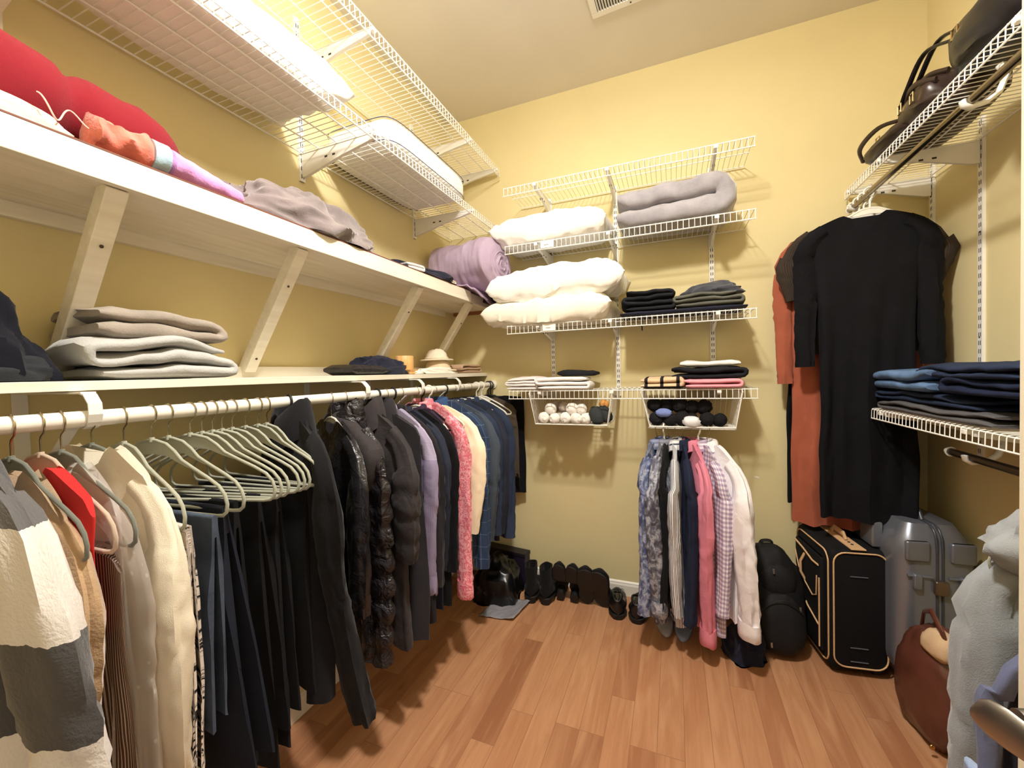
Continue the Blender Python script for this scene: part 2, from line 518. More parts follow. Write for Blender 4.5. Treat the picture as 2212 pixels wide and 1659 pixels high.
# rod with its brackets
M_rod = plain('white_rod_paint', (240, 236, 226), 0.35)
RX, RZZ = -1.12, 1.281
t = thing('closet_rod', 'long white clothes rod under the lower wooden shelf', 'clothes rod', (RX, 0.0, RZZ))
MB().tube([(0, -0.3, 0), (0, YB, 0)], 0.0165, 24).build('pole', M_rod, t)
MB().tube([(0, YB - 0.012, 0), (0, YB, 0)], 0.026, 24).build('end_flange', M_rod, t)
def rod_bracket(y, w):
    t = thing('rod_bracket', 'white steel shelf-and-rod bracket ' + w, 'bracket', (XL, y, 1.05), 0, 'brackets under the lower wooden shelf')
    MB().box(0, 0.004, -0.013, 0.013, 0.0, 0.286).build('wall_plate', M_white, t, smooth=False, bevel=0.001)
    MB().box(0.004, 0.30, -0.012, 0.012, 0.282, 0.286).build('top_arm', M_white, t, smooth=False)
    pts = [(0.004, 0.03), (0.225, 0.206), (0.25, 0.218)]
    mb = MB()
    for a, b in zip(pts, pts[1:]):
        mb.beam((a[0], 0, a[1]), (b[0], 0, b[1]), 0.020, 0.004, up=(0, 0, 1))
    mb.build('diagonal_strut', M_white, t, smooth=False)
    c = (0.30, 0.231)
    mb = MB()
    arc = [(0.285, 0.284), (0.305, 0.280), (0.322, 0.262), (0.324, 0.24)]
    arc += [(c[0] + 0.0195 * math.cos(R(a)), c[1] + 0.0195 * math.sin(R(a))) for a in (-20, -50, -90, -130, -165)]
    rings = []
    for (x, z) in arc:
        rings.append([(x, -0.011, z), (x, 0.011, z)])
    mb.grid(lambda u, v: (arc[min(int(u * (len(arc) - 1) + .001), len(arc) - 1)][0], -0.011 + 0.022 * v, arc[min(int(u * (len(arc) - 1) + .001), len(arc) - 1)][1]), len(arc) - 1, 1)
    mb.build('rod_hook', M_white, t, solid=0.003, smooth=False)
for y, w in ((0.452, 'nearest the camera'), (1.249, 'above the black puffer coat'), (1.62, 'above the pink shirt'), (1.975, 'above the blue shirts'), ):
    rod_bracket(y, w)

# chrome rods on the right
M_chrome = plain('brushed_rod_metal', (150, 138, 120), 0.22, 1.0)
M_hookpl = plain('white_plastic', (238, 238, 234), 0.4)
t = thing('closet_rod', 'bronze-toned metal rod under the upper right wire shelf', 'clothes rod', (0.795, 0, 2.088))
MB().tube([(0, 0.0, 0), (0, 2.43, 0)], 0.0125, 16).build('pole', M_chrome, t)
MB().tube([(0, 2.43, 0), (0, 2.437, 0)], [0.016, 0.014], 16).build('end_cap', M_hookpl, t)
def j_hook(y, z, w, x=0.795, up=0.085):
    t = thing('rod_hook', w, 'hook', (x, y, z), 0)
    path = [(0.06, 0, up), (0.075, 0, up - 0.03), (0.06, 0, 0.01), (0.035, 0, -0.010), (0.0, 0, -0.0165), (-0.014, 0, -0.008), (-0.0165, 0, 0.006)]
    MB().tube(path, 0.007, 8, ry=0.012).build('strap', M_hookpl, t)
j_hook(1.58, 2.088, 'white curved hook carrying the metal rod midway along the upper right shelf')
j_hook(2.38, 2.088, 'white curved hook carrying the far end of the metal rod')
t = thing('closet_rod', 'dark metal rod under the lower right wire shelf', 'clothes rod', (0.86, 0, 1.048))
MB().tube([(0, 0.0, 0), (0, 1.80, 0)], 0.012, 16).build('pole', plain('dark_rod_metal', (96, 84, 74), 0.3, 1.0), t)
MB().tube([(0, 1.80, 0), (0, 1.815, 0)], [0.0165, 0.012], 16).build('end_cap', M_hookpl, t)
j_hook(1.70, 1.048, 'white curved hook carrying the lower dark rod', 0.86, 0.075)

# ------------------------------------------------------------------ door with its lever
M_door = plain('door_paint', (226, 216, 194), 0.5)
dd = Vector((0.50 - 0.372, -0.05 - 0.655, 0)); ang = math.atan2(dd.y, dd.x)
door = MB().box(0, 0.72, 0.0, 0.035, 0.01, 2.05).build('door_1', M_door, smooth=False, bevel=0.002)
at(door, (0.372, 0.655, 0), ang); struct(door)
M_nickel = plain('brushed_nickel', (160, 156, 152), 0.38, 1.0, bs=300, bstr=0.03)
mb = MB()
for rr in ((0.032, 0.0), (0.031, 0.006), (0.026, 0.010), (0.013, 0.012), (0.011, 0.040), (0.011, 0.050)): pass
mb.loft([[(0.062 + r * math.cos(6.2832 * i / 24), -d, 0.968 + r * math.sin(6.2832 * i / 24)) for i in range(24)]
         for r, d in ((0.032, 0.0), (0.031, 0.006), (0.026, 0.010), (0.013, 0.012), (0.011, 0.050))])
path = [(0.040, -0.070), (0.046, -0.071), (0.056, -0.070), (0.070, -0.066), (0.095, -0.060), (0.130, -0.058), (0.170, -0.060)]
hs = [0.010, 0.016, 0.021, 0.022, 0.019, 0.015, 0.011]
rings = []
for i, ((x, y), h) in enumerate(zip(path, hs)):
    wth = 0.007
    dz = -0.012 * sm(0, 6, 6 - i) + 0.004 * math.sin(i)
    rings.append([(x - 0.0 * j, y + wth * math.cos(6.2832 * j / 16), 0.968 + dz + h * math.sin(6.2832 * j / 16)) for j in range(16)])
mb.loft(rings)
mb.build('door_handle', M_nickel, door, label='brushed metal lever handle')
# ------------------------------------------------------------------ hangers
M_velvet = fab('grey_green_velvet', (168, 170, 154), 0.75, 900, 0.2, 0.04, 0.3)
M_velvet_d = fab('dark_grey_velvet', (112, 116, 106), 0.8, 900, 0.2, 0.04, 0.3)
M_velvet_b = fab('beige_velvet', (196, 174, 156), 0.8, 900, 0.2, 0.04, 0.3)
M_steel = plain('hanger_wire', (190, 178, 150), 0.25, 1.0)
M_hwhite = plain('hanger_white_plastic', (232, 228, 216), 0.4)
M_hblack = plain('hanger_black_plastic', (22, 21, 22), 0.45)

def hook_path(r, drop):
    p = [(r * math.cos(R(a)), 0, r * math.sin(R(a))) for a in (200, 180, 155, 130, 105, 80, 55, 30, 5, -20)]
    p += [(r * 0.72, 0, -r * 0.95), (r * 0.15, 0, -r * 1.35), (0, 0, -r * 1.7), (0, 0, -drop)]
    return p

def hanger_meshes(kind):
    hr, drop = 0.0195, 0.062
    hook = MB()
    body = MB()
    plate = MB()
    W = 0.222
    if kind in ('velvet', 'dark', 'beige'):
        arm = [(0.0, -0.062), (0.014, -0.063), (0.045, -0.070), (0.070, -0.086), (0.092, -0.106), (0.130, -0.124), (0.170, -0.142), (0.200, -0.158), (0.216, -0.176), (0.222, -0.196), (0.219, -0.214), (0.208, -0.222), (0.19, -0.224)]
        hook.tube(hook_path(hr, drop), 0.0016, 6)
        loop = [(x, 0, z) for x, z in arm] + [(0.0, 0, -0.224)] + [(-x, 0, z) for x, z in reversed(arm[1:])]
        body.tube(loop, 0.0042, 8, closed=True, ry=0.0032)
        body.tube([(0, 0, -0.066), (0, 0, -0.056)], [0.006, 0.005], 8)
        top = [(x, z) for x, z in arm[:6]]
        low = [(0.115, -0.122), (0.085, -0.112), (0.05, -0.098), (0.0, -0.094)]
        outline = [(x, z) for x, z in top] + low + [(-x, z) for x, z in reversed(low[:-1])] + [(-x, z) for x, z in reversed(top[1:])]
        plate.loft([[(x, s * 0.0016, z) for x, z in outline] for s in (-1, 1)])
    else:
        rr = 0.0042 if kind == 'white' else 0.0040
        hook.tube(hook_path(hr + 0.0015, 0.07), rr if kind != 'cream' else 0.0015, 8)
        arm = [(0.0, -0.068), (0.03, -0.072), (0.065, -0.090), (0.11, -0.114), (0.15, -0.138), (0.180, -0.158), (0.190, -0.170), (0.187, -0.180), (0.17, -0.182)]
        loop = [(x, 0, z) for x, z in arm] + [(0.0, 0, -0.18)] + [(-x, 0, z) for x, z in reversed(arm[1:])]
        body.tube(loop, 0.0050, 8, closed=True, ry=0.0038)
        if kind in ('cream', 'white'):
            plate.loft([[(x, s * 0.0018, z) for x, z in [(-0.075, -0.092), (-0.04, -0.074), (0, -0.068), (0.04, -0.074), (0.075, -0.092), (0.05, -0.098), (0, -0.092), (-0.05, -0.098)]] for s in (-1, 1)])
    return hook, body, plate

HM = {'velvet': (M_velvet, M_steel), 'dark': (M_velvet_d, M_steel), 'beige': (M_velvet_b, M_steel),
      'white': (M_hwhite, M_hwhite), 'black': (M_hblack, M_hblack), 'cream': (M_hwhite, M_steel)}
_hproto = {}
def hanger(kind, label, loc, rz=0.0, group=None, ry=0.0, name='clothes_hanger', scale=1.0):
    if kind not in _hproto:
        t = thing(name, label, 'hanger', loc, rz, group, ry=ry)
        h, b, p = hanger_meshes(kind)
        fm, hm = HM[kind]
        h.build('hook', hm, t)
        b.build('frame', fm, t)
        if p.v: p.build('neck_plate', fm, t, smooth=False)
        _hproto[kind] = t
    else:
        src = _hproto[kind]
        t = src.copy(); COL.objects.link(t)
        for ch in src.children:
            c = ch.copy(); COL.objects.link(c); c.parent = t
        t.location = loc; t.rotation_euler = (0, ry, rz)
        if 'group' in t: del t['group']
        tag(t, label, 'hanger', group)
    t.scale = (scale, scale, scale)
    return t

# ------------------------------------------------------------------ garments
def garment(name, label, cat, loc, rz, mat, half=0.20, length=0.70, thick=0.035, sleeve=0.60, collar=None, amp=0.010,
            flare=0.0, neck=-0.072, tip=-0.150, group=None, seed=0, quilt=0.0, cuff=False, ry=0.0, sl_r=0.052, open_neck=0.03,
            waist=0.0, cmat=None, sl_mat=None, cuff_mat=None, folds=3.0, slm=(1, 1), xoff=0.0, sly=0.0, straps=False, hemw=0.012, hug=1.0, slf=0.0, slout=0.0, slflat=0.85):
    """hanging garment; local origin on the rod axis, X across the shoulders, Z down"""
    t = thing(name, label, cat, loc, rz, group, ry=ry)
    NU, NTT = 72, 46
    o = seed * 3.17
    ws = (half - 0.035) if sleeve else half
    def zt(u):
        a = abs(u)
        n = 0.30
        if a < n:
            return neck - 0.012 - open_neck * (1 - (a / n) ** 2) * 0.5
        s = (a - n) / (1 - n)
        return neck - 0.012 + 0.014 * sm(0, .15, s) + (tip - neck) * (s ** 1.25) - 0.02 * sm(0.9, 1.0, a)
    rings = []
    for i in range(NTT + 1):
        tt = i / NTT
        ring = []
        for j in range(NU):
            th = 6.2832 * j / NU
            cu, su = math.cos(th), math.sin(th)
            u = math.copysign(abs(cu) ** 0.72, cu)
            v = math.copysign(abs(su) ** 0.80, su)
            z0 = zt(u)
            if su < 0: z0 -= open_neck * (1 - min(1, abs(u) / 0.3) ** 2) * 0.9
            zb = neck - length - hemw * nz(u * 2, v, 0, 1.5, o)
            z = z0 + (zb - z0) * tt
            w = ws * (1 + flare * tt - waist * math.sin(math.pi * min(1, tt * 1.3)) )
            dth = max(0.0095, thick * (0.22 + 0.78 * sm(0, 0.22, tt))) * (1.0 + 0.15 * math.sin(3 * tt + o))
            if quilt:
                dth *= 1 + quilt * (abs(math.sin(z * math.pi / 0.085)) ** 0.55 - 0.75)
            x = w * u
            A = amp * sm(0.05, 0.75, tt)
            ff = A * (math.sin(folds * 3.1 * u + o + 1.2 * nz(0, 0, z, 2.5, o)) + 0.6 * math.sin(folds * 6.3 * u + 2 * o + 2.0 * tt) + 0.8 * nz(u * 3, v, z * 2.2, 1.3, o) + 0.5 * ridge(u * 6, v, z * 3.0, 1.0, o + 2) * (1 - .3 * tt))
            y = dth * v * (1 + 0.25 * nz(u * 2, v, z * 3, 1.5, o + 5)) + ff
            x += 0.012 * nz(z * 3, u, v, 1.5, o + 9) * sm(0, .3, tt)
            ring.append((x + xoff, y, z))
        rings.append(ring)
    rings.append([(p[0] * 0.97 + xoff * .03, p[1] * 0.8, p[2] + 0.012) for p in rings[-1]])
    b = MB().loft(rings)
    b.build('body', mat, t, uv=(NU, ws * 4.4))
    if sleeve:
        for s in (-1, 1):
            if not slm[(s + 1) // 2]: continue
            sw = half
            path = [(s * (sw - 0.085), 0, tip - 0.004), (s * (sw - 0.052), 0, tip - 0.026), (s * (sw - 0.024), sly * .3, tip - 0.060), (s * (sw - 0.008), sly, tip - 0.11)]
            n = 30
            zend = neck - sleeve
            for k in range(1, n + 1):
                f = k / n
                z = (tip - 0.11) + (zend - tip + 0.11) * f
                path.append((s * (sw - 0.008 - 0.012 * hug * f * f + 0.010 * math.sin(f * 3 + o) + slout * f), sly - 0.012 * math.sin(f * 2.2 + o) + slf * f * f, z))
            mb = MB()
            N = 22
            rings = []
            m = len(path)
            for k, p in enumerate(path):
                f = k / (m - 1)
                rx = sl_r * (0.55 + 0.45 * sm(0, .2, f)) * (1 - 0.34 * f)
                ry_ = thick * slflat * (0.6 + 0.4 * sm(0, .25, f)) * (1 - 0.15 * f) + 0.004
                if quilt:
                    qq = 1 + quilt * (abs(math.sin(p[2] * math.pi / 0.085)) ** 0.55 - 0.75); rx *= qq; ry_ *= qq
                ring = []
                nx = Vector(path[min(k + 1, m - 1)]) - Vector(path[max(k - 1, 0)])
                nx.normalize()
                sx = nx.cross(Vector((0, 1, 0))).normalized()
                for j in range(N):
                    a = 6.2832 * j / N
                    wrk = 1 + 0.38 * nz(math.cos(a) * 1.6, math.sin(a) * 1.6, p[2] * 3.5, 1.0, o + s) + 0.24 * nz(math.cos(a) * 1.5, math.sin(a) * 1.5, p[2] * 24, 1.3, o - s) * (0.35 + 0.65 * max(sm(0.7, 1.0, f), math.exp(-((f - .45) / .12) ** 2))) + 0.10 * nz(math.cos(a) * 3, math.sin(a) * 3, p[2] * 2, 1.3, o - 2 * s)
                    q = Vector(p) + sx * (rx * math.cos(a) * wrk) + Vector((0, 1, 0)) * (ry_ * math.sin(a) * wrk)
                    ring.append((q.x + xoff, q.y, q.z))
                rings.append(ring)
            rings.append([(p[0] * .3 + .7 * (path[-1][0] + xoff), p[1] * .3 + .7 * path[-1][1], p[2] + 0.02) for p in rings[-1]])
            mb.loft(rings)
            so = mb.build('sleeve', sl_mat or mat, t, uv=(N, sl_r * 5))
            if cuff:
                mb = MB()
                c = path[-1]
                rr = []
                for zz, kx in ((0.0, 0.98), (0.006, 1.24), (-0.03, 1.32), (-0.066, 1.30), (-0.072, 1.12), (-0.05, 0.9)):
                    rr.append([(c[0] + xoff + sl_r * 0.66 * kx * math.cos(6.2832 * j / 20), c[1] + thick * 0.78 * kx * math.sin(6.2832 * j / 20) , c[2] + 0.02 + zz + 0.012 * nz(j * .32, zz * 9, 0, 1, o)) for j in range(20)])
                mb.loft(rr)
                mb.build('cuff', cuff_mat or mat, t, uv=(20, sl_r * 4))
    if collar == 'shirt':
        mb = MB()
        NA = 40
        rr = []
        prof = [(0.0, -0.022), (0.002, -0.004), (0.003, 0.010), (0.006, 0.015), (0.010, 0.010), (0.014, -0.006), (0.021, -0.034), (0.019, -0.037), (0.011, -0.012), (0.006, 0.004), (0.002, -0.016)]
        for j in range(NA + 1):
            a = R(-82 + 344 * j / NA)
            e = abs((j / NA) - 0.5) * 2
            rx, ry_ = 0.050, min(0.026, thick * 0.6 + 0.008)
            rr.append([((rx + d * 1.1) * math.cos(a) + xoff, (ry_ + d) * math.sin(a), neck - 0.004 + h * (1 + 0.55 * e ** 6 * (1 if h < 0 else 0)) - 0.016 * sm(.55, 1.0, e)) for d, h in prof])
        mb.loft(rr)
        mb.build('collar', cmat or mat, t, uv=(11, 0.12))
        if thick > 0.015:
            for k in range(6):
                zz = neck - 0.09 - 0.085 * k
                MB().ball((xoff, -thick * (0.55 + 0.35 * sm(0, .2, (neck - zz) / length)) - amp * 1.3 - 0.003, zz), 0.005, 0.002, 0.005, 10, 6).build('button', M_hwhite, t)
    elif collar == 'coat':
        mb = MB()
        rr = []
        prof = [(-0.002, -0.05), (0.002, 0.0), (0.005, 0.045), (0.012, 0.058), (0.021, 0.046), (0.030, 0.0), (0.036, -0.055), (0.030, -0.055), (0.018, -0.01), (0.008, 0.01)]
        NA = 36
        for j in range(NA + 1):
            a = R(-84 + 348 * j / NA)
            e = abs((j / NA) - 0.5) * 2
            rr.append([((0.066 + d) * math.cos(a) + xoff, (0.030 + d) * math.sin(a), neck - 0.004 + h - 0.05 * sm(.5, 1.0, e) + 0.006 * nz(j * .3, d * 20, 0, 1, o)) for d, h in prof])
        mb.loft(rr); mb.build('collar', cmat or mat, t)
    elif collar == 'hood':
        mb = MB()
        mb.ball((0.02 + xoff, thick * 0.4, neck - 0.020), 0.165, thick * 1.0 + 0.030, 0.090, 40, 28,
                lambda p: tuple(c * (1 + 0.22 * nz(p.x, p.y, p.z, 2.2, o) + 0.08 * ridge(p.x, p.y, p.z, 3.5, o)) for c in p))
        mb.build('hood', cmat or mat, t)
    elif collar == 'lapel':
        for s in (-1, 1):
            pts = [(0.05, 0.01), (0.075, -0.03), (0.105, -0.075), (0.075, -0.085), (0.085, -0.105), (0.03, -0.30), (0.01, -0.34), (0.02, -0.15), (0.035, -0.03)]
            mb = MB().loft([[(s * x + xoff, -thick * (0.5 + 0.75 * sm(0, -0.15, z)) - dy - 0.004, neck - 0.012 + z) for x, z in pts] for dy in (0.0, 0.006)])
            mb.build('lapel', cmat or mat, t, smooth=False, bevel=0.002)
        mb = MB()
        rr = []
        for j in range(25):
            a = R(0 + 180 * j / 24)
            rr.append([((0.062 + d) * math.cos(a) + xoff, (0.028 + d) * math.sin(a), neck - 0.006 + h) for d, h in [(0, -.02), (0.002, 0.02), (0.006, 0.026), (0.012, 0.018), (0.018, -0.03), (0.014, -0.03), (0.006, 0)]])
        mb.loft(rr); mb.build('collar', cmat or mat, t)
    return t

def bar_cloth(name, label, cat, loc, rz, mat, half=0.16, length=0.58, thick=0.022, x0=0.02, seed=0, group=None, zbar=-0.221, amp=0.012, flare=0.0, ry=0.0, back=None, hem=0.03):
    """trousers or cloth folded over the hanger's bar; the bar runs inside its fold"""
    t = thing(name, label, cat, loc, rz, group, ry=ry)
    o = seed * 2.3
    NU, NV = 30, 40
    back = back or length * 0.96
    def side(sgn, L):
        def fn(u, v):
            x = x0 + (u * 2 - 1) * half * (1 + flare * v) + 0.008 * nz(v * 4, u, 0, 1.2, o)
            z = zbar - L * v - (hem * nz(u * 3, 0, 0, 1, o) if v > .98 else 0)
            y = sgn * (0.006 + (thick - 0.006) * sm(0, 0.35, v)) + amp * sm(0.0, 0.8, v) * (math.sin(5 * u + o + 2 * v) + 0.6 * math.sin(11 * u + 2 * o + v))
            return (x, y, z)
        return fn
    f1, f2 = side(-1, length), side(1, back)
    rings = []
    for i in range(NU + 1):
        u = i / NU
        ring = [f1(u, 1 - j / NV) for j in range(NV + 1)]
        x = ring[-1][0]
        ring += [(x, 0.0065 * math.sin(R(a)), zbar + 0.0065 * math.cos(R(a))) for a in (-60, -20, 20, 60)]
        ring += [f2(u, j / NV) for j in range(NV + 1)]
        # inner return
        ring += [(p[0], p[1] - 0.006 * (1 if k < 3 else 1), p[2] + 0.004) for k, p in enumerate([f2(u, 1), f2(u, .6), f2(u, .1)])]
        ring += [(p[0], p[1] + 0.006, p[2] + 0.004) for p in [f1(u, .1), f1(u, .6), f1(u, 1)]]
        rings.append(ring)
    MB().loft(rings).build('cloth', mat, t, uv=(len(rings[0]), length * 2))
    return t
# ------------------------------------------------------------------ patterned cloth
def pat(name, fn, rough=0.88, fine=500, fs=0.3, sheen=0.0, wr=0.0, wrs=14, spec=0.2):
    if name in _mats: return _mats[name]
    k = NT(name, True)
    col = fn(k)
    w = k.noise(fine, 2, 0.6)
    if wr:
        k.bump(k.math('ADD', k.math('MULTIPLY', w, 0.12), k.math('MULTIPLY', k.noise(wrs, 3, 0.5, dist=0.6), wr * 4)), 0.8, 0.011)
    else:
        k.bump(w, fs, 0.0015)
    _mats[name] = k.fin(col, rough, 0, sheen, spec)
    return _mats[name]
def line(k, coord, period, width, soft=0.0, off=0.0):
    m = k.math('MODULO', k.math('ADD', coord, 50.0 * period + off), period)
    return k.math('LESS_THAN', m, width)
def stripes(axis, period, width, ca, cb, dist=0.0):
    def fn(k):
        xyz = k.sep()
        c = xyz[axis]
        if dist: c = k.math('ADD', c, k.math('MULTIPLY', k.noise(5, 2), dist))
        return k.mix(line(k, c, period, width), S(ca), S(cb))
    return fn
def plaid(px, pz, wx, wz, ca, cb, cc=None):
    def fn(k):
        x, y, z = k.sep()
        a = line(k, x, px, wx); b = line(k, z, pz, wz)
        m = k.math('MULTIPLY', k.math('ADD', a, b), 0.5)
        return k.ramp(m, [(0.0, S(ca)), (0.5, S(cb)), (1.0, S(cc or cb))])
    return fn
def blotch(stops, scale, dist=1.0, detail=3):
    def fn(k):
        return k.ramp(k.noise(scale, detail, 0.55, dist=dist), [(p, S(c)) for p, c in stops], 'LINEAR')
    return fn
def dots(base, dot, scale, r):
    def fn(k):
        v = k.n('ShaderNodeTexVoronoi'); v.inputs['Scale'].default_value = scale
        k.l(k.tc, v.inputs['Vector'])
        return k.ramp(v.outputs['Distance'], [(r, S(dot)), (r + 0.05, S(base))])
    return fn
def bands(zs, cols):
    """horizontal bands; zs are local heights from the top down"""
    def fn(k):
        x, y, z = k.sep()
        zz = k.math('ADD', z, k.math('MULTIPLY', k.noise(60, 2), 0.01))
        c = S(cols[0])
        for b, cc in zip(zs, cols[1:]):
            c = k.mix(k.math('LESS_THAN', zz, b), c, S(cc))
        return c
    return fn
def sheer(m, alpha):
    """thin see-through cloth"""
    nt = m.node_tree
    nt.nodes['Principled BSDF'].inputs['Alpha'].default_value = alpha
    return m

F = {}
F['knit_stripe'] = pat('chunky_striped_knit', bands([-0.135, -0.296, -0.450, -0.66], [(94, 92, 93), (214, 208, 202), (76, 74, 74), (214, 208, 202), (88, 84, 82)]), 0.95, 140, 1.0, 0.2)
F['tan'] = fab('tan_boucle', (176, 146, 112), 0.95, 180, 1.0, 0.10, 0.3)
F['red'] = fab('red_jersey', (206, 52, 52), 0.8, 600, 0.3, 0.05)
F['pin'] = pat('brown_pinstripe', stripes(0, 0.009, 0.003, (84, 66, 58), (196, 176, 158), 0.02), 0.85)
F['sheer'] = sheer(pat('sheer_dotted_voile', dots((226, 218, 210), (252, 250, 246), 34, 0.12), 0.6, 300, 0.2), 0.42)
F['satin'] = fab('cream_satin', (236, 226, 204), 0.38, 800, 0.05, 0.03, 0.0, 0.25, 0.5, 6)
F['toile'] = pat('black_and_white_print', blotch([(0.0, (30, 28, 30)), (0.44, (36, 34, 36)), (0.50, (220, 208, 198)), (1.0, (228, 216, 206))], 38, 1.5), 0.85)
F['denim'] = fab('mid_denim', (72, 82, 98), 0.9, 700, 0.6, 0.22, 0, 0.15)
F['navyd'] = fab('dark_navy_wool', (27, 31, 42), 0.92, 400, 0.5, 0.15, 0.02)
F['black'] = fab('black_cloth', (17, 17, 20), 0.92, 500, 0.5, 0.15, 0.03)
F['blackw'] = fab('black_wool', (25, 25, 29), 0.95, 350, 0.8, 0.15, 0.06)
F['leather'] = fab('black_leather', (30, 29, 33), 0.34, 160, 0.3, 0.1, 0.0, 0.22, 0.5, 20)
F['puffer'] = fab('black_nylon', (32, 28, 32), 0.40, 200, 0.1, 0.1, 0.0, 0.8, 0.5, 22)
F['charcoal'] = fab('charcoal_wool', (44, 41, 45), 0.92, 350, 0.6, 0.12, 0.08)
F['greycoat'] = fab('warm_grey_coat', (56, 51, 53), 0.8, 350, 0.5, 0.12, 0.05, 0.2)
F['lav'] = pat('lavender_micro_check', plaid(0.005, 0.005, 0.0022, 0.0022, (196, 188, 206), (160, 150, 178), (130, 118, 150)), 0.85, 500, 0.3, 0, 0.15)
F['pinkp'] = pat('pink_paisley', blotch([(0.0, (214, 92, 112)), (0.45, (226, 112, 130)), (0.55, (246, 176, 184)), (1.0, (250, 196, 200))], 55, 2.0), 0.85, 500, 0.3, 0, 0.15)
F['cream'] = fab('cream_cotton', (250, 236, 206), 0.88, 600, 0.25, 0.03, 0, 0.12)
F['bluepl'] = pat('blue_windowpane', plaid(0.045, 0.060, 0.002, 0.002, (50, 66, 94), (104, 122, 148)), 0.88, 600, 0.3, 0, 0.15)
F['blued'] = fab('bright_blue_chambray', (58, 82, 124), 0.88, 600, 0.4, 0.1, 0, 0.15)
F['slate'] = fab('slate_cotton', (72, 80, 92), 0.9, 600, 0.4, 0.10, 0, 0.15)
F['navy2'] = fab('navy_cotton', (44, 48, 62), 0.9, 600, 0.4, 0.10, 0, 0.15)
F['navy3'] = fab('blue_navy_cotton', (48, 58, 80), 0.9, 600, 0.4, 0.10, 0, 0.15)
F['purple'] = fab('dark_purple_cotton', (62, 46, 66), 0.9, 600, 0.4, 0.1, 0, 0.1)
F['brown'] = fab('dark_taupe', (84, 74, 64), 0.9, 500, 0.4, 0.1, 0, 0.1)

# ------------------------------------------------------------------ the long rod on the left
def H(y): return (RX, y, RZZ)
GR = 'hangers on the long white rod'
def pair(kind, y, hl, rz=0.0, **kw): return hanger(kind, hl, H(y), rz, 'hangers on the long white rod', **kw)

garment('sweater', 'chunky grey and cream wide-striped sweater hanging closest to the camera', 'sweater', H(0.283), R(2), F['knit_stripe'], 0.225, 0.86, 0.040, 0.86, None, 0.010, 0.10, seed=1, sl_r=0.075, tip=-0.115, neck=-0.01, slf=0.02, slout=0.125)
pair('velvet', 0.283, 'velvet hanger inside the chunky striped sweater, nearest the camera')
pair('dark', 0.343, 'dark green-grey velvet hanger carrying the tan cardigan', R(2))
garment('cardigan', 'tan boucle cardigan hanging between the striped sweater and the red top', 'cardigan', H(0.343), R(2), F['tan'], 0.205, 0.62, 0.024, 0.58, None, 0.010, 0.02, seed=2, sl_r=0.050, tip=-0.165)
garment('camisole', 'bright red sleeveless top beside the tan cardigan', 'top', H(0.366), R(2), F['red'], 0.195, 0.30, 0.010, None, None, 0.004, -0.05, seed=3, tip=-0.14, open_neck=0.06)
pair('beige', 0.380, 'beige velvet hanger with one bare arm, beside the red top', R(2))
garment('dress', 'brown and cream pinstriped dress behind the beige hanger', 'dress', (RX, 0.396, RZZ - 0.15), R(2), F['pin'], 0.20, 0.62, 0.012, None, None, 0.012, 0.06, seed=4, tip=-0.10, open_neck=0.05)
pair('dark', 0.408, 'dark grey velvet hanger carrying the sheer dotted blouse', R(2))
garment('blouse', 'sheer white blouse with small dots hanging beside the satin blouse', 'blouse', H(0.412), R(2), F['sheer'], 0.205, 0.80, 0.016, 0.74, None, 0.014, 0.05, seed=5, sl_r=0.048, tip=-0.168, folds=5)
pair('dark', 0.453, 'grey velvet hanger carrying the cream satin blouse', R(3), scale=0.90)
garment('blouse', 'cream satin blouse with long sleeves', 'blouse', H(0.456), R(3), F['satin'], 0.215, 0.56, 0.024, 0.64, None, 0.010, 0.03, seed=6, sl_r=0.052, tip=-0.125, neck=-0.05, slf=0.015)

bar_cloth('trousers', 'black and white floral print trousers folded over a hanger beside the satin blouse', 'trousers', H(0.512), R(-3), F['toile'], 0.105, 0.54, 0.010, x0=0.115, seed=1)
pair('velvet', 0.506, 'grey-green velvet hanger holding the printed trousers', R(-3))
bar_cloth('jeans', 'mid-blue jeans folded over a hanger', 'jeans', H(0.548), R(2), F['denim'], 0.175, 0.46, 0.016, x0=0.035, seed=2)
pair('velvet', 0.557, 'grey-green velvet hanger just behind the blue jeans', R(5))
bar_cloth('trousers', 'dark navy trousers with a wide leg flaring out toward the room', 'trousers', H(0.600), R(2), F['navyd'], 0.165, 0.60, 0.024, x0=0.0, seed=3, flare=0.45)
pair('velvet', 0.590, 'grey-green velvet hanger above the flaring navy trousers', R(6))
ys = [0.637, 0.664, 0.690, 0.714, 0.741, 0.778, 0.815, 0.842]
nths = ['first', 'second', 'third', 'fourth', 'fifth', 'sixth', 'seventh', 'last']
for i, y in enumerate(ys):
    pair('velvet', y, nths[i] + ' of the eight bare velvet hangers before the black coat, from the camera', R([15, 12, 10, 12, 9, 3, 2, -4][i]))
for i, (y, hf, L, x0, fl, w) in enumerate(((0.650, 0.15, 0.66, -0.02, 0.12, 'nearest the flaring navy trousers'), (0.705, 0.16, 0.70, -0.02, 0.20, 'second of the black trousers from the camera'),
                                   (0.760, 0.15, 0.62, -0.02, 0.25, 'third of the black trousers from the camera'), (0.835, 0.16, 0.58, -0.01, 0.2, 'beside the black wool coat'))):
    bar_cloth('trousers', 'black trousers hanging over a velvet hanger, ' + w, 'trousers', H(y), R(2), F['black'], hf, L, 0.020, x0=x0, seed=5 + i, flare=fl, group='black trousers on velvet hangers', zbar=-0.226, amp=0.010)

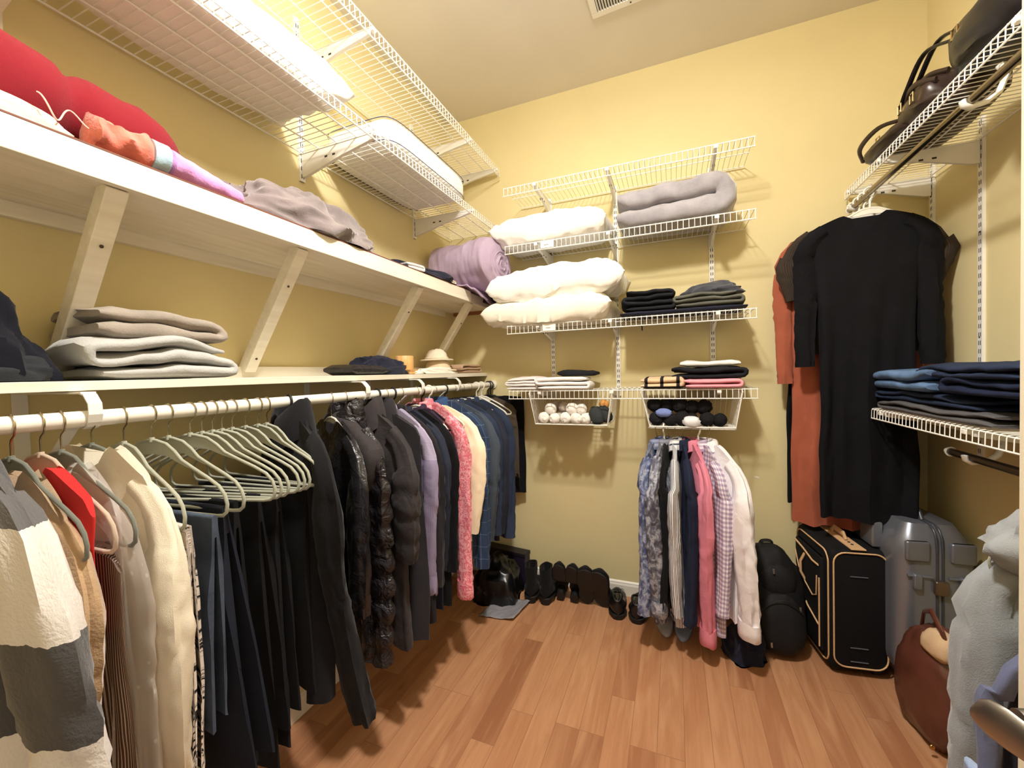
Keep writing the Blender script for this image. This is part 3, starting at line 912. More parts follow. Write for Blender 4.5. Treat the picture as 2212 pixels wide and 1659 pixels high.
pair('black', 0.920, 'thick black hanger carrying the black wool coat', R(-22))
garment('wool_coat', 'black wool coat with a raised collar and long sleeve reaching down', 'coat', H(0.925), R(-22), F['blackw'], 0.245, 0.80, 0.034, 0.90, 'coat', 0.012, 0.02, seed=11, sl_r=0.070, tip=-0.115, neck=-0.045, slf=0.085, cuff=False)
pair('cream', 1.085, 'cream hanger carrying the glossy black leather jacket', R(-22))
garment('leather_jacket', 'glossy black leather jacket beside the wool coat', 'jacket', H(1.085), R(-22), F['leather'], 0.205, 0.74, 0.030, 0.62, None, 0.012, 0.0, seed=12, sl_r=0.055, tip=-0.135, hemw=0.01)
pair('cream', 1.150, 'hanger hidden in the shiny black puffer coat', R(-20))
garment('puffer_coat', 'long black quilted puffer coat with shiny folds', 'coat', H(1.150), R(-20), F['puffer'], 0.212, 0.84, 0.034, 0.84, 'coat', 0.010, 0.03, seed=13, quilt=0.5, sl_r=0.060, tip=-0.13, neck=-0.06)
garment('down_vest', 'dark warm-grey padded jacket hanging between the puffer coat and the lavender shirt', 'jacket', H(1.255), R(-16), F['greycoat'], 0.250, 0.86, 0.036, 0.52, 'coat', 0.014, 0.05, seed=14, quilt=0.12, sl_r=0.072, tip=-0.14, neck=-0.06)
# wide padded collar flap folded outward on the warm-grey jacket
_dv = COL.objects['down_vest']
_mb = MB()
_out = [(-0.06, -0.055), (0.03, -0.045), (0.10, -0.070), (0.18, -0.115), (0.272, -0.165), (0.262, -0.235), (0.225, -0.320), (0.165, -0.400), (0.120, -0.440), (0.085, -0.400), (0.060, -0.300), (0.010, -0.200), (-0.05, -0.120)]
_c = (0.11, -0.22)
_rings = []
for _k, _y in ((0.80, -0.085), (0.95, -0.095), (1.0, -0.11), (1.0, -0.135), (0.96, -0.152), (0.82, -0.162), (0.45, -0.167), (0.1, -0.168)):
    _rings.append([(_c[0] + (x - _c[0]) * _k, _y + 0.010 * nz(x * 14, z * 14, 0, 1, 3) * (_k < .99), _c[1] + (z - _c[1]) * _k) for x, z in _out])
_mb.loft(_rings).build('collar_flap', _mats['warm_grey_coat'], _dv, sub=2, uv=(13, 0.9))
pair('cream', 1.255, 'wire-hooked hanger carrying the warm-grey padded jacket', R(-16))
pair('black', 1.325, 'black hanger carrying the charcoal vest beside the lavender shirt', R(-12))
garment('vest', 'charcoal sleeveless vest beside the lavender shirt', 'vest', H(1.325), R(-12), F['charcoal'], 0.240, 0.86, 0.022, None, 'coat', 0.010, 0.04, seed=15, tip=-0.14)
pair('cream', 1.375, 'hanger carrying the lavender checked shirt', R(-14))
garment('shirt', 'lavender micro-checked button shirt between dark jackets', 'shirt', H(1.375), R(-14), F['lav'], 0.260, 0.68, 0.018, 0.66, 'shirt', 0.008, 0.02, seed=16, sl_r=0.050, tip=-0.135, neck=-0.055, cuff=True)
pair('black', 1.425, 'thick black hanger carrying the charcoal blazer', R(-14))
garment('blazer', 'charcoal blazer just behind the lavender shirt', 'blazer', H(1.425), R(-14), F['charcoal'], 0.245, 0.86, 0.020, 0.70, 'lapel', 0.008, 0.03, seed=17, sl_r=0.052, tip=-0.14)
pair('cream', 1.477, 'cream hanger carrying the dark slate-purple shirt', R(-12))
garment('shirt', 'dark slate-purple shirt, second garment behind the lavender shirt', 'shirt', H(1.478), R(-12), F['navy2'], 0.240, 0.84, 0.018, 0.66, 'shirt', 0.008, 0.03, seed=18, sl_r=0.050, tip=-0.145)
garment('dress', 'black velvet dress hanging just before the pink shirt', 'dress', H(1.535), R(-10), F['black'], 0.235, 0.86, 0.024, 0.70, None, 0.010, 0.04, seed=19, sl_r=0.050, tip=-0.145)
pair('cream', 1.592, 'cream hanger carrying the dark purple shirt', R(-12))
garment('shirt', 'dark purple shirt whose collar shows before the pink shirt', 'shirt', H(1.590), R(-12), F['purple'], 0.215, 0.66, 0.018, 0.60, 'shirt', 0.008, 0.02, seed=20, sl_r=0.046, tip=-0.15)
pair('black', 1.636, 'thick black hanger carrying the pink shirt', R(-12))
garment('shirt', 'pink paisley button shirt, the brightest garment on the long rod', 'shirt', H(1.645), R(-12), F['pinkp'], 0.245, 0.72, 0.024, 0.84, 'shirt', 0.008, 0.02, seed=21, sl_r=0.052, tip=-0.13, neck=-0.05, cuff=True)
pair('white', 1.700, 'white plastic hanger carrying the cream shirt', R(0))
garment('shirt', 'cream cotton shirt tucked between the pink and blue shirts', 'shirt', H(1.705), R(5), F['cream'], 0.235, 0.66, 0.018, 0.62, None, 0.008, 0.02, seed=22, sl_r=0.050, tip=-0.14)
pair('cream', 1.740, 'cream hanger carrying the blue windowpane shirt', R(2))
garment('shirt', 'blue windowpane-checked shirt right after the cream shirt', 'shirt', H(1.765), R(6), F['bluepl'], 0.240, 0.80, 0.030, 0.84, 'shirt', 0.010, 0.04, seed=23, sl_r=0.060, tip=-0.135, neck=-0.05, cmat=F['blued'])
pair('black', 1.845, 'black hanger carrying the slate shirt', R(1))
garment('shirt', 'slate grey-blue shirt after the windowpane shirt', 'shirt', H(1.870), R(5), F['slate'], 0.235, 0.72, 0.026, 0.72, 'shirt', 0.010, 0.04, seed=24, sl_r=0.056, tip=-0.14)
pair('cream', 1.933, 'cream hanger carrying the denim-blue shirt', R(2))
garment('shirt', 'denim-blue shirt between the slate and navy shirts', 'shirt', H(1.940), R(5), F['navy3'], 0.232, 0.74, 0.024, 0.72, 'shirt', 0.010, 0.04, seed=25, sl_r=0.054, tip=-0.14)
pair('cream', 2.027, 'white-shouldered hanger carrying the navy shirt', R(2))
garment('shirt', 'navy shirt second from the far end of the button shirts', 'shirt', H(2.020), R(4), F['navy2'], 0.232, 0.78, 0.026, 0.74, 'shirt', 0.010, 0.04, seed=26, sl_r=0.054, tip=-0.14)
pair('cream', 2.120, 'cream hanger carrying the last blue button shirt', R(2))
garment('shirt', 'dark blue shirt with a straight sleeve, last of the button shirts toward the corner', 'shirt', H(2.118), R(4), F['navy3'], 0.235, 0.80, 0.030, 0.80, 'shirt', 0.010, 0.03, seed=27, sl_r=0.058, tip=-0.14)
pair('white', 2.215, 'white plastic hanger with a bare arm near the far end of the rod', R(4))
pair('white', 2.285, 'white plastic hanger second from the far end of the rod', R(6))
garment('vest', 'taupe sleeveless top near the corner end of the rod', 'vest', H(2.300), R(5), F['brown'], 0.215, 0.50, 0.020, None, None, 0.008, 0.10, seed=28, tip=-0.14, hemw=0.03)
pair('black', 2.385, 'black hanger at the very end of the rod beside the back wall', R(2))
pair('black', 2.420, 'last black hanger on the rod, touching the back corner', R(2))
garment('garment_bag', 'flat black garment bag in the back corner', 'garment bag', H(2.405), R(2), F['black'], 0.235, 0.62, 0.014, None, None, 0.004, 0.0, seed=29, tip=-0.085, open_neck=0.0)
# ------------------------------------------------------------------ shirts under the right basket
F['camob'] = pat('blue_camouflage_print', blotch([(0.30, (66, 76, 118)), (0.44, (92, 100, 134)), (0.52, (134, 142, 172)), (0.62, (176, 182, 200)), (0.70, (100, 104, 136))], 26, 0.9), 0.88, 500, 0.3, 0, 0.15)
F['camog'] = pat('grey_camouflage_print', blotch([(0.30, (72, 70, 84)), (0.44, (98, 98, 112)), (0.52, (134, 136, 150)), (0.60, (182, 184, 196)), (0.70, (96, 94, 108))], 26, 0.9), 0.88, 500, 0.3, 0, 0.15)
F['wstripe'] = pat('white_with_dark_stripes', stripes(0, 0.013, 0.004, (232, 230, 232), (70, 72, 92)), 0.88, 500, 0.3, 0, 0.12)
F['indigo'] = fab('indigo_cotton', (34, 40, 62), 0.9, 500, 0.4, 0.12, 0, 0.15)
F['pink'] = fab('plain_pink_cotton', (222, 134, 154), 0.88, 600, 0.3, 0.06, 0, 0.15)
F['gingham'] = pat('lavender_gingham', plaid(0.020, 0.020, 0.010, 0.010, (240, 232, 238), (198, 184, 204), (160, 144, 172)), 0.88, 500, 0.3, 0, 0.12)
F['white'] = fab('white_cotton', (240, 234, 236), 0.88, 500, 0.25, 0.03, 0, 0.18)
F['bluewhite'] = fab('pale_blue_cotton', (160, 176, 206), 0.88, 600, 0.3, 0.05, 0, 0.1)
BY, BZ = 2.195, 1.052
def HB(x): return (x, BY, BZ)
sh = [
 (-0.085, -106, 'cream', 'blue camouflage print shirt, leftmost under the right basket', 'camob', dict(length=0.80, sleeve=0.80, collar='shirt', seed=41, thick=0.034, half=0.225, cuff=False, sl_r=0.056)),
 (-0.050, -100, 'white', 'grey camouflage print shirt with a rolled cuff, beside the blue camouflage one', 'camog', dict(length=0.84, sleeve=0.74, collar='shirt', seed=42, thick=0.040, half=0.235, cuff=True, sl_r=0.064)),
 (-0.030, -98, 'cream', 'black shirt between the grey camouflage and the striped shirts', 'black', dict(length=0.80, sleeve=0.76, collar=None, seed=43, thick=0.018, half=0.225)),
 (0.000, -90, 'cream', 'white shirt with thin dark vertical stripes', 'wstripe', dict(length=0.84, sleeve=0.78, collar='shirt', seed=44, thick=0.026, half=0.235, sl_r=0.052)),
 (0.034, -84, 'cream', 'indigo shirt between the striped and the pink shirts', 'indigo', dict(length=0.82, sleeve=0.80, collar='shirt', seed=45, thick=0.028, half=0.235, sl_r=0.056)),
 (0.072, -76, 'cream', 'plain pink shirt with a large rolled cuff hanging low', 'pink', dict(length=0.86, sleeve=0.84, collar='shirt', seed=46, thick=0.034, half=0.235, cuff=True, sl_r=0.056)),
 (0.108, -68, 'white', 'lavender and white gingham shirt', 'gingham', dict(length=0.86, sleeve=0.74, collar='shirt', seed=47, thick=0.030, half=0.230, sl_r=0.058)),
 (0.148, -60, 'cream', 'white cotton shirt with an open cuff, rightmost under the right basket', 'white', dict(length=0.78, sleeve=0.76, collar='shirt', seed=48, thick=0.036, half=0.245, cuff=True, sl_r=0.064, slout=0.05)),
]
for x, rz, kind, lab, m, kw in sh:
    hl = 'hanger of the ' + ' '.join(lab.split(',')[0].split()[:8])
    hanger(kind, hl, HB(x), R(rz), 'hangers on the rod under the right basket')
    garment('shirt', lab, 'shirt', HB(x), R(rz), F[m], amp=0.010, flare=0.05, tip=-0.14, neck=-0.06, **kw)
t = thing('hanging_bar', 'white wire bar under the right basket from which the shirts hang', 'clothes rod', (0, BY, BZ))
MB().tube([(-0.125, 0, 0), (0.275, 0, 0)], 0.0042, 10).build('bar', M_wire, t)
for x in (-0.115, 0.265):
    MB().tube([(x, 0, 0), (x, 0.0, 0.008), (x, 0.0, 0.02)], 0.003, 8).build('end_hook', M_wire, t)

# ------------------------------------------------------------------ dresses on the right rod
def HD(y): return (0.795, y, 2.088)
F['rust'] = fab('rust_jersey', (166, 90, 66), 0.88, 500, 0.4, 0.08, 0.1, 0.1)
F['dress_black'] = fab('black_jersey', (15, 15, 19), 0.94, 500, 0.5, 0.15, 0.0, 0.1)
F['ribbed'] = pat('dark_brown_rib', stripes(0, 0.008, 0.004, (48, 40, 34), (62, 52, 44)), 0.92)
garment('dress', 'long black dress with long sleeves, frontmost on the upper right rod', 'dress', HD(2.215), R(-3), F['dress_black'], 0.225, 1.34, 0.030, 0.66, None, 0.016, -0.14, neck=-0.085, tip=-0.135, seed=51, sl_r=0.052, waist=0.10, open_neck=0.05, xoff=-0.02, folds=2)
garment('sweater', 'dark brown ribbed short-sleeved top behind the long black dress', 'top', HD(2.275), R(-6), F['ribbed'], 0.255, 0.60, 0.020, 0.34, None, 0.008, 0.0, neck=-0.085, tip=-0.135, seed=52, sl_r=0.060, xoff=-0.02)
garment('dress', 'long rust-orange dress showing beside the black dress', 'dress', HD(2.325), R(-6), F['rust'], 0.262, 1.42, 0.022, 0.74, None, 0.014, 0.0, neck=-0.085, tip=-0.14, seed=53, sl_r=0.048, waist=0.05, xoff=-0.035)
garment('dress', 'long black dress hanging last on the upper right rod, behind the rust dress', 'dress', HD(2.390), R(-3), F['dress_black'], 0.235, 1.34, 0.020, None, None, 0.012, 0.0, neck=-0.085, tip=-0.14, seed=54, xoff=-0.035)
for y, rz, w in ((2.215, -3, 'frontmost black dress'), (2.275, -6, 'dark brown ribbed top'), (2.325, -6, 'rust-orange dress'), (2.390, -3, 'rearmost black dress')):
    hanger('white', 'white plastic hanger of the ' + w + ' on the right rod', HD(y), R(rz), 'white hangers on the upper right rod')

# ------------------------------------------------------------------ clothes on the lower right rod
F['hoodie'] = fab('heather_grey_fleece', (144, 148, 152), 0.95, 350, 0.8, 0.06, 0.3, 0.05)
F['slateblue'] = fab('slate_blue_twill', (98, 104, 134), 0.9, 500, 0.4, 0.08, 0.1)
F['midnight'] = fab('midnight_twill', (20, 22, 34), 0.9, 500, 0.4, 0.15, 0.05)
hanger('velvet', 'velvet hanger of the grey hoodie on the lower right rod', (0.86, 1.30, 1.048), R(188), 'hangers on the lower right rod', scale=0.84)
garment('hoodie', 'heather grey hooded sweatshirt hanging at the right beside the door', 'hoodie', (0.86, 1.30, 1.048), R(188), F['hoodie'], 0.205, 0.80, 0.045, 0.90, 'hood', 0.014, 0.02, neck=-0.100, tip=-0.170, seed=61, sl_r=0.072, slout=0.03)
hanger('velvet', 'velvet hanger of the dark jacket on the lower right rod', (0.86, 1.12, 1.048), R(186), 'hangers on the lower right rod')
garment('jacket', 'dark navy jacket with a slate-blue sleeve and pale cuff, nearest the door', 'jacket', (0.86, 1.12, 1.048), R(186), F['midnight'], 0.235, 0.86, 0.055, 0.40, None, 0.012, 0.14, neck=-0.170, tip=-0.255, seed=62, xoff=0.035, sl_r=0.022, sl_mat=F['slateblue'], cuff=True, cuff_mat=F['bluewhite'], slout=0.05, slflat=0.22)
# ------------------------------------------------------------------ folded and soft goods
def pat0(name, fn, rough=0.9):
    k = NT(name)
    col = fn(k)
    k.bump(k.noise(300, 2), 0.5, 0.0015)
    return k.fin(col, rough, spec=0.2)
def se(c, e): return math.copysign(abs(c) ** e, c)

def fold_mesh(W, D, H, n, seed=0, th=None, rough_=0.010, taper=0.0, wob=0.012, gap=0.98):
    """one continuous cloth folded back and forth n times; X along the layers, Y depth, Z up"""
    o = seed * 4.1
    lay = H / n
    th = th or lay * gap
    path = []
    K = 16
    for k in range(n):
        z = lay * (k + 0.5)
        xa = -W / 2 + 0.015 * nz(k, 1, o) * (k > 0)
        xb = W / 2 + 0.03 * nz(k, 2, o)
        sgn = 1 if k % 2 == 0 else -1
        w2 = (W / 2) * (1 - taper * k / n)
        for i in range(K + 1):
            f = i / K * 2 - 1
            path.append((sgn * f * (w2 - lay * 0.4 - 0.01 * abs(nz(k, 5, o))), z))
        if k < n - 1:
            cx = sgn * (w2 - lay * 0.4)
            for a in (-60, -20, 20, 60):
                path.append((cx + sgn * lay * 0.5 * math.cos(R(a)), z + lay * 0.5 + lay * 0.5 * math.sin(R(a))))
    mb = MB()
    N = 24
    rings = []
    m = len(path)
    for i, (x, z) in enumerate(path):
        a, b = path[max(i - 1, 0)], path[min(i + 1, m - 1)]
        t = Vector((b[0] - a[0], 0, b[1] - a[1])).normalized()
        nn = Vector((-t.z, 0, t.x))
        endf = min(1.0, 0.45 + 0.55 * min(i, m - 1 - i) / 2.0)
        ring = []
        kk = round(z / lay - 0.5)
        for j in range(N):
            an = 6.2832 * j / N
            yy = D / 2 * se(math.cos(an), 0.30) * (1 + 0.05 * nz(kk * 1.3, x * 3, 0, 1, o))
            tt = th / 2 * se(math.sin(an), 0.75) * endf
            p = Vector((x, yy, z)) + nn * tt
            h = p.z / max(H, 1e-4)
            p.x += rough_ * nz(p.y * 6, p.z * 9, x * 4, 1.0, o) * (0.3 + h)
            p.z += wob * nz(p.x * 6, p.y * 6, kk * .35, 1.0, o + 3) * min(1, h * 1.4) + 0.3 * wob * nz(p.x * 19, p.y * 15, kk, 1.0, o + 1) * min(1, h * 2)
            p.y += rough_ * nz(p.x * 6, p.z * 12, 0, 1.0, o + 7)
            p.z = max(p.z, 0.0005)
            ring.append(tuple(p))
        rings.append(ring)
    return mb.loft(rings)

def fold_cloth(name, label, cat, loc, rz, mat, W, D, H, n, seed=0, group=None, rx=0, ry=0, **kw):
    mb = fold_mesh(W, D, H, n, seed, **kw)
    return tag(at(mb.build(name, mat), loc, rz, rx, ry), label, cat, group)

def heap(name, label, cat, loc, rz, mat, sx, sy, sz, seed=0, rg=0.35, f=2.2, group=None, nu=72, nv=44, flat=0.6, parent=None, lumpy=0.25, e=0.75):
    """crumpled cloth lying in a heap, flat underneath"""
    o = seed * 5.3
    def fn(p):
        q = Vector((se(p.x, e), se(p.y, e), p.z))
        k = 1 + lumpy * nz(p.x, p.y, p.z, 1.3, o)
        r1 = 1 - math.sqrt((1 - ridge(p.x, p.y, p.z, f, o)) ** 2 + .05); r2 = 1 - math.sqrt((1 - ridge(p.x, p.y, p.z, f * 2.3, o + 4)) ** 2 + .12)
        k += rg * (0.5 * r1 * r1 + 0.22 * r2 * r2 - 0.25)
        q *= k
        if q.z < 0: q.z *= 0.0 if flat >= 1 else 0.12
        return (q.x, q.y, q.z)
    mb = MB().ball((0, 0, 0), sx, sy, sz, nu, nv, fn)
    mb.v = [(x, y, max(z, 0.0005) if z > -0.5 else z) for x, y, z in mb.v]
    ob = mb.build(name, mat, parent)
    at(ob, loc, rz)
    if parent is None: tag(ob, label, cat, group)
    return ob

def pillow(name, label, cat, loc, rz, mat, lx, ly, h, seed=0, sag=0.0, rx=0, ry=0, seam=0.02, wr=1.0, group=None, bend=0.0, minz=None):
    o = seed * 3.3
    NU, NV = 56, 40
    rings = []
    def pt(u, v, s):
        eu = (1 - abs(u) ** 2.6) ; ev = (1 - abs(v) ** 2.6)
        t = max(0.0, eu * ev) ** 0.42
        x = lx / 2 * u * (1 - 0.07 * (1 - v * v) * (abs(u) > 0) * abs(u) ** 4 + 0.03 * v * v)
        y = ly / 2 * v * (1 - 0.10 * (1 - u * u) * abs(v) ** 4 + 0.04 * u * u)
        edge = sm(0, 0.5, t) * (1 - sm(0.75, 1.0, t))
        wrk = wr * (0.016 * ridge(u * 2.2, v * 2.2, s * .4, 1.0, o) * (0.3 + edge) + 0.012 * edge * math.sin(34 * (u if abs(v) > abs(u) else v) + 5 * nz(u, v, 0, 2, o)) * sm(.35, .0, t - .2) + 0.008 * ridge(u * 5, v * 5, s, 1.0, o + 2))
        z = s * (h / 2 * t + wrk * sm(0, .35, t)) + h / 2 * 0.9 + 0.12 * h * nz(u * 1.3, v * 1.3, 0, 1, o + 8) + bend * (u * u - .3)
        if minz is not None: z = max(z, minz)
        return (x, y, z)
    mb = MB()
    top = lambda a, b: pt(-1 + 2 * a, -1 + 2 * b, 1)
    bot = lambda a, b: pt(-1 + 2 * a, 1 - 2 * b, -1)
    mb.grid(top, NU, NV); mb.grid(bot, NU, NV)
    ob = mb.build(name, mat, weld=0.0008)
    return tag(at(ob, loc, rz, rx, ry), label, cat, group)

M_pil = fab('white_pillowcase', (246, 243, 236), 0.85, 600, 0.2, 0.02, 0, 0.12, 0.2, 10)
M_pil2 = fab('ivory_pillowcase', (244, 238, 222), 0.85, 600, 0.2, 0.02, 0, 0.12, 0.2, 10)
def sleeve_under(): pass
# left wall, middle wire shelf
pillow('pillow', 'long plump white pillow on the middle left wire shelf', 'pillow', (-1.222, 0.775, 2.285), R(90), M_pil, 0.78, 0.36, 0.155, 1, wr=0.8, minz=0.0)
def quilt_mat():
    k = NT('quilted_foam_cover')
    v = k.n('ShaderNodeTexVoronoi'); v.inputs['Scale'].default_value = 1.0
    k.l(k.mapv((58, 58, 58), rot=(0.3, 0.2, 0.785)), v.inputs['Vector']); v.inputs['Randomness'].default_value = 0.0
    k.bump(k.math('MULTIPLY', v.outputs['Distance'], -1.0), 0.7, 0.006)
    return k.fin(S((244, 243, 240)), 0.75, spec=0.2)
M_quilt = quilt_mat()
t = thing('foam_pillow', 'thick quilted white foam pillow leaning on the middle left wire shelf', 'pillow', (-1.215, 1.685, 2.285), R(90))
def slab(mb, lx, ly, h, e=0.22, z0=0.0, sc=1.0):
    def fn(p):
        r = math.hypot(p.x, p.y) + 1e-9
        a = math.atan2(p.y, p.x)
        ee = 0.28
        cx, cy = se(math.cos(a), ee), se(math.sin(a), ee)
        q = r ** 0.32
        return (cx * q, cy * q, se(p.z, 0.55))
    return mb.ball((0, 0, z0 + h / 2), lx / 2 * sc, ly / 2 * sc, h / 2, 72, 26, fn)
slab(MB(), 0.66, 0.37, 0.135).build('cover', M_quilt, t)
M_pipe = plain('navy_piping', (60, 66, 96), 0.6)
for z in (0.022, 0.113):
    mb = MB()
    ring = []
    for i in range(72):
        a = 6.2832 * i / 72
        ring.append((0.332 * se(math.cos(a), 0.28), 0.1865 * se(math.sin(a), 0.28), z))
    mb.tube(ring, 0.0016, 6, closed=True); mb.build('piping', M_pipe, t, label='thin dark blue piping')

# deep wooden shelf, from the camera to the back
ZS = 1.838
M_redp = fab('red_cushion_cloth', (132, 24, 36), 0.9, 600, 0.25, 0.04, 0.1, 0.15, 0.2, 7)
t = thing('neck_pillow', 'big red bolster pillow with two lobes on the deep wooden shelf', 'pillow', (-1.265, 0.0, ZS))
path, rad = [], []
for i in range(41):
    f = i / 40
    y = 0.08 + 0.635 * f
    path.append((0.045 - 0.05 * f, y, 0.118 - 0.02 * f))
    e = 1.0
    if f > 0.80: e = math.sqrt(max(0.0, 1 - ((f - 0.80) / 0.20) ** 2)) * 0.97 + 0.03
    pinch = 1 - 0.17 * math.exp(-((y - 0.470) / 0.018) ** 2)
    rad.append((0.098 + 0.016 * (f < 0.64) * sm(0.64, 0.3, f)) * max(e, 0.05) * pinch)
mb = MB(); mb.tube(path, rad, 40)
mb.v = [(x * (1 + 0.03 * nz(y * 8, z * 8, x * 8)), y, max(0.0, z + 0.006 * ridge(y * 14, x * 5, z * 3) * sm(.35, .6, y))) for x, y, z in mb.v]
mb.build('cushion', M_redp, t)
mb = MB(); mb.tube([(0.02, 0.30 + 0.15 * i / 12, 0.236 - 0.035 * i / 12 - 0.01 * math.sin(i)) for i in range(13)], 0.004, 6)
mb.build('piping', plain('pale_piping', (236, 214, 188), 0.7), t, label='pale piping along the seam')

M_linen = fab('cream_linen', (226, 214, 196), 0.9, 400, 0.4, 0.05, 0, 0.2, 0.2, 12)
heap('linen_cloth', 'rumpled cream linen cloth in front of the red pillow', 'cloth', (-1.135, 0.295, ZS), R(92), M_linen, 0.175, 0.035, 0.055, 3, 0.35, 1.8)
# thin cord lying in front of the red pillow
mb = MB(); pts = []
for i in range(40):
    f = i / 39
    pts.append((-1.115 + 0.008 * math.sin(f * 9), 0.40 + 0.085 * f, ZS + 0.050 + 0.022 * math.cos(f * 11) * (1 - .5 * f)))
mb.tube(pts, 0.0015, 6)
tag(mb.build('cord', plain('pale_cord', (232, 196, 180), 0.7)), 'thin pale curly cord in front of the red pillow', 'cord')
# knitted blanket roll: coral, blue, lilac
t = thing('knit_blanket', 'rolled knit blanket in coral, pale blue and lilac at the shelf edge', 'blanket', (-1.122, 0.0, ZS))
M_coral = fab('coral_faux_fur', (226, 122, 104), 0.95, 130, 1.0, 0.16, 0.4)
M_pblue = fab('pale_blue_knit', (170, 196, 212), 0.95, 160, 1.0, 0.10, 0.2)
M_lilac = fab('lilac_knit', (208, 148, 206), 0.95, 160, 1.0, 0.10, 0.3)
def rollpart(nm, y0, y1, r0, r1, mat, seed, lump, lab):
    mb = MB(); n = 26
    rings = []
    for i in range(n + 1):
        f = i / n
        y = y0 + (y1 - y0) * f
        r = r0 + (r1 - r0) * f
        ef = min(1.0, math.sqrt(max(0.02, min(f, 1 - f) * 14)))
        rings.append([(r * ef * 1.2 * math.cos(6.2832 * j / 28) * (1 + lump * nz(y * 30, math.cos(6.2832 * j / 28), math.sin(6.2832 * j / 28), 1.3, seed)),
                       y, max(0.0, r * 0.92 + r * ef * math.sin(6.2832 * j / 28) * (1 + lump * nz(y * 26, math.cos(6.2832 * j / 28), math.sin(6.2832 * j / 28), 1.7, seed + 3)))) for j in range(28)])
    mb.loft(rings).build(nm, mat, t, label=lab)
rollpart('fur_end', 0.468, 0.578, 0.038, 0.037, M_coral, 1, 0.45, 'fluffy coral end')
rollpart('knit_band', 0.568, 0.605, 0.040, 0.039, M_pblue, 2, 0.10, 'pale blue knitted band')
rollpart('knit_roll', 0.598, 0.800, 0.038, 0.019, M_lilac, 3, 0.12, 'lilac knitted end')

M_fleece = fab('grey_brown_fleece', (124, 112, 112), 0.9, 200, 0.5, 0.18, 0.6, 0.25, 0.3, 9)
heap('fleece_blanket', 'crumpled grey-brown fleece blanket spilling toward the shelf edge', 'blanket', (-1.225, 1.07, ZS), R(86), M_fleece, 0.34, 0.135, 0.150, 5, 0.85, 1.6, nu=170, nv=100, e=1.0)
M_navyc = fab('navy_jersey', (30, 32, 50), 0.9, 400, 0.4, 0.15, 0.1, 0.15)
heap('folded_cloth', 'dark navy clothing between the fleece blanket and the lavender comforter', 'clothing', (-1.215, 1.74, ZS), R(86), M_navyc, 0.25, 0.135, 0.062, 6, 0.45, 1.8)
fold_cloth('small_towel', 'small folded white and grey towel in front of the dark navy clothing', 'towel', (-1.135, 1.60, ZS + 0.001), R(84), fab('grey_white_towel', (214, 214, 214), 0.9, 200, 0.6, 0.12), 0.13, 0.07, 0.032, 2, 7)
fold_cloth('cream_cloth', 'flat folded cream cloth at the shelf edge beneath the lavender comforter', 'cloth', (-1.135, 1.86, ZS + 0.001), R(86), M_linen, 0.20, 0.08, 0.022, 2, 8)
# lavender comforter roll
M_comf = fab('lavender_comforter', (176, 156, 178), 0.8, 500, 0.2, 0.05, 0.1, 0.22, 0.3, 7)
def comforter():
    t = thing('comforter', 'large lavender comforter rolled up at the end of the deep wooden shelf', 'comforter', (-1.145, 2.240, ZS + 0.150), R(-8))
    mb = MB(); rings = []
    n = 54
    NR = 64
    L = 0.44
    for i in range(n + 1):
        f = i / n
        x = -L / 2 + L * f
        ring = []
        for j in range(NR):
            a = 6.2832 * j / NR
            r = 0.147 * (1 + 0.05 * math.cos(2 * a + 1.0))
            cinch = 0.010 * ridge(f * 7 + 0.8 * nz(math.cos(a), math.sin(a), 0, 1, 3), math.cos(a) * .8, math.sin(a) * .8, 1.0, 5) + 0.004 * ridge(f * 17, math.cos(a), math.sin(a), 1.0, 8)
            lip = 0.012 * sm(0.0, .25, math.sin(a * 1 - 1.2) - .6)
            e = 1.0 - 0.30 * sm(0.90, 1.0, f) ** 2 - 0.3 * sm(0.08, 0.0, f) ** 2
            rr = (r + cinch + lip + 0.012 * nz(math.cos(a) * 1.2, math.sin(a) * 1.2, f * 2, 1, 9)) * e
            ring.append((x, rr * math.cos(a), max(-0.149, rr * 1.03 * math.sin(a))))
        rings.append(ring)
    mb.loft(rings); mb.build('roll', M_comf, t)
    mb = MB()
    NRr, NAa = 40, 80
    def fn(u, v):
        r = 0.004 + 0.116 * u
        a = 6.2832 * v
        s = math.sin((r / 0.030) * 6.2832 - a + 1.5 * nz(math.cos(a), math.sin(a), r * 10, 1.2, 4))
        return (L / 2 + 0.002 + 0.012 * s * sm(0, .2, u) - 0.020 * u * u + 0.014 * nz(math.cos(a) * r * 20, math.sin(a) * r * 20, 0, 1, 6), r * math.cos(a), r * 1.03 * math.sin(a))
    mb.grid(fn, NRr, NAa); mb.build('rolled_end', M_comf, t)
    return t
comforter()
M_comf2 = fab('lavender_sheet', (182, 160, 184), 0.85, 500, 0.3, 0.05, 0, 0.2, 0.2, 8)
mb = MB()
def fn(u, v):
    y = 2.02 + 0.34 * u + 0.02 * nz(v * 3, u, 0, 1.5)
    s = v * 0.30
    x = -1.23 + min(s, 0.162) + 0.4 * max(0, s - 0.162)
    z = ZS + 0.014 - 0.80 * max(0, s - 0.150) * (0.25 + 0.75 * u) + 0.008 * nz(u * 4, v * 4, 1, 1.6)
    return (x, y, z)
mb.grid(fn, 28, 24)
tag(mb.build('bed_sheet', M_comf2, solid=0.006), 'lavender sheet hanging over the shelf end below the comforter', 'sheet')
heap('sweater', 'dark purple knitted sweater squeezed into the corner below the comforter', 'sweater', (-1.055, 2.375, 1.80), R(20), fab('aubergine_knit', (72, 50, 70), 0.9, 250, 0.8, 0.15), 0.085, 0.060, 0.060, 9, 0.4, 2.0, nu=48, nv=30)

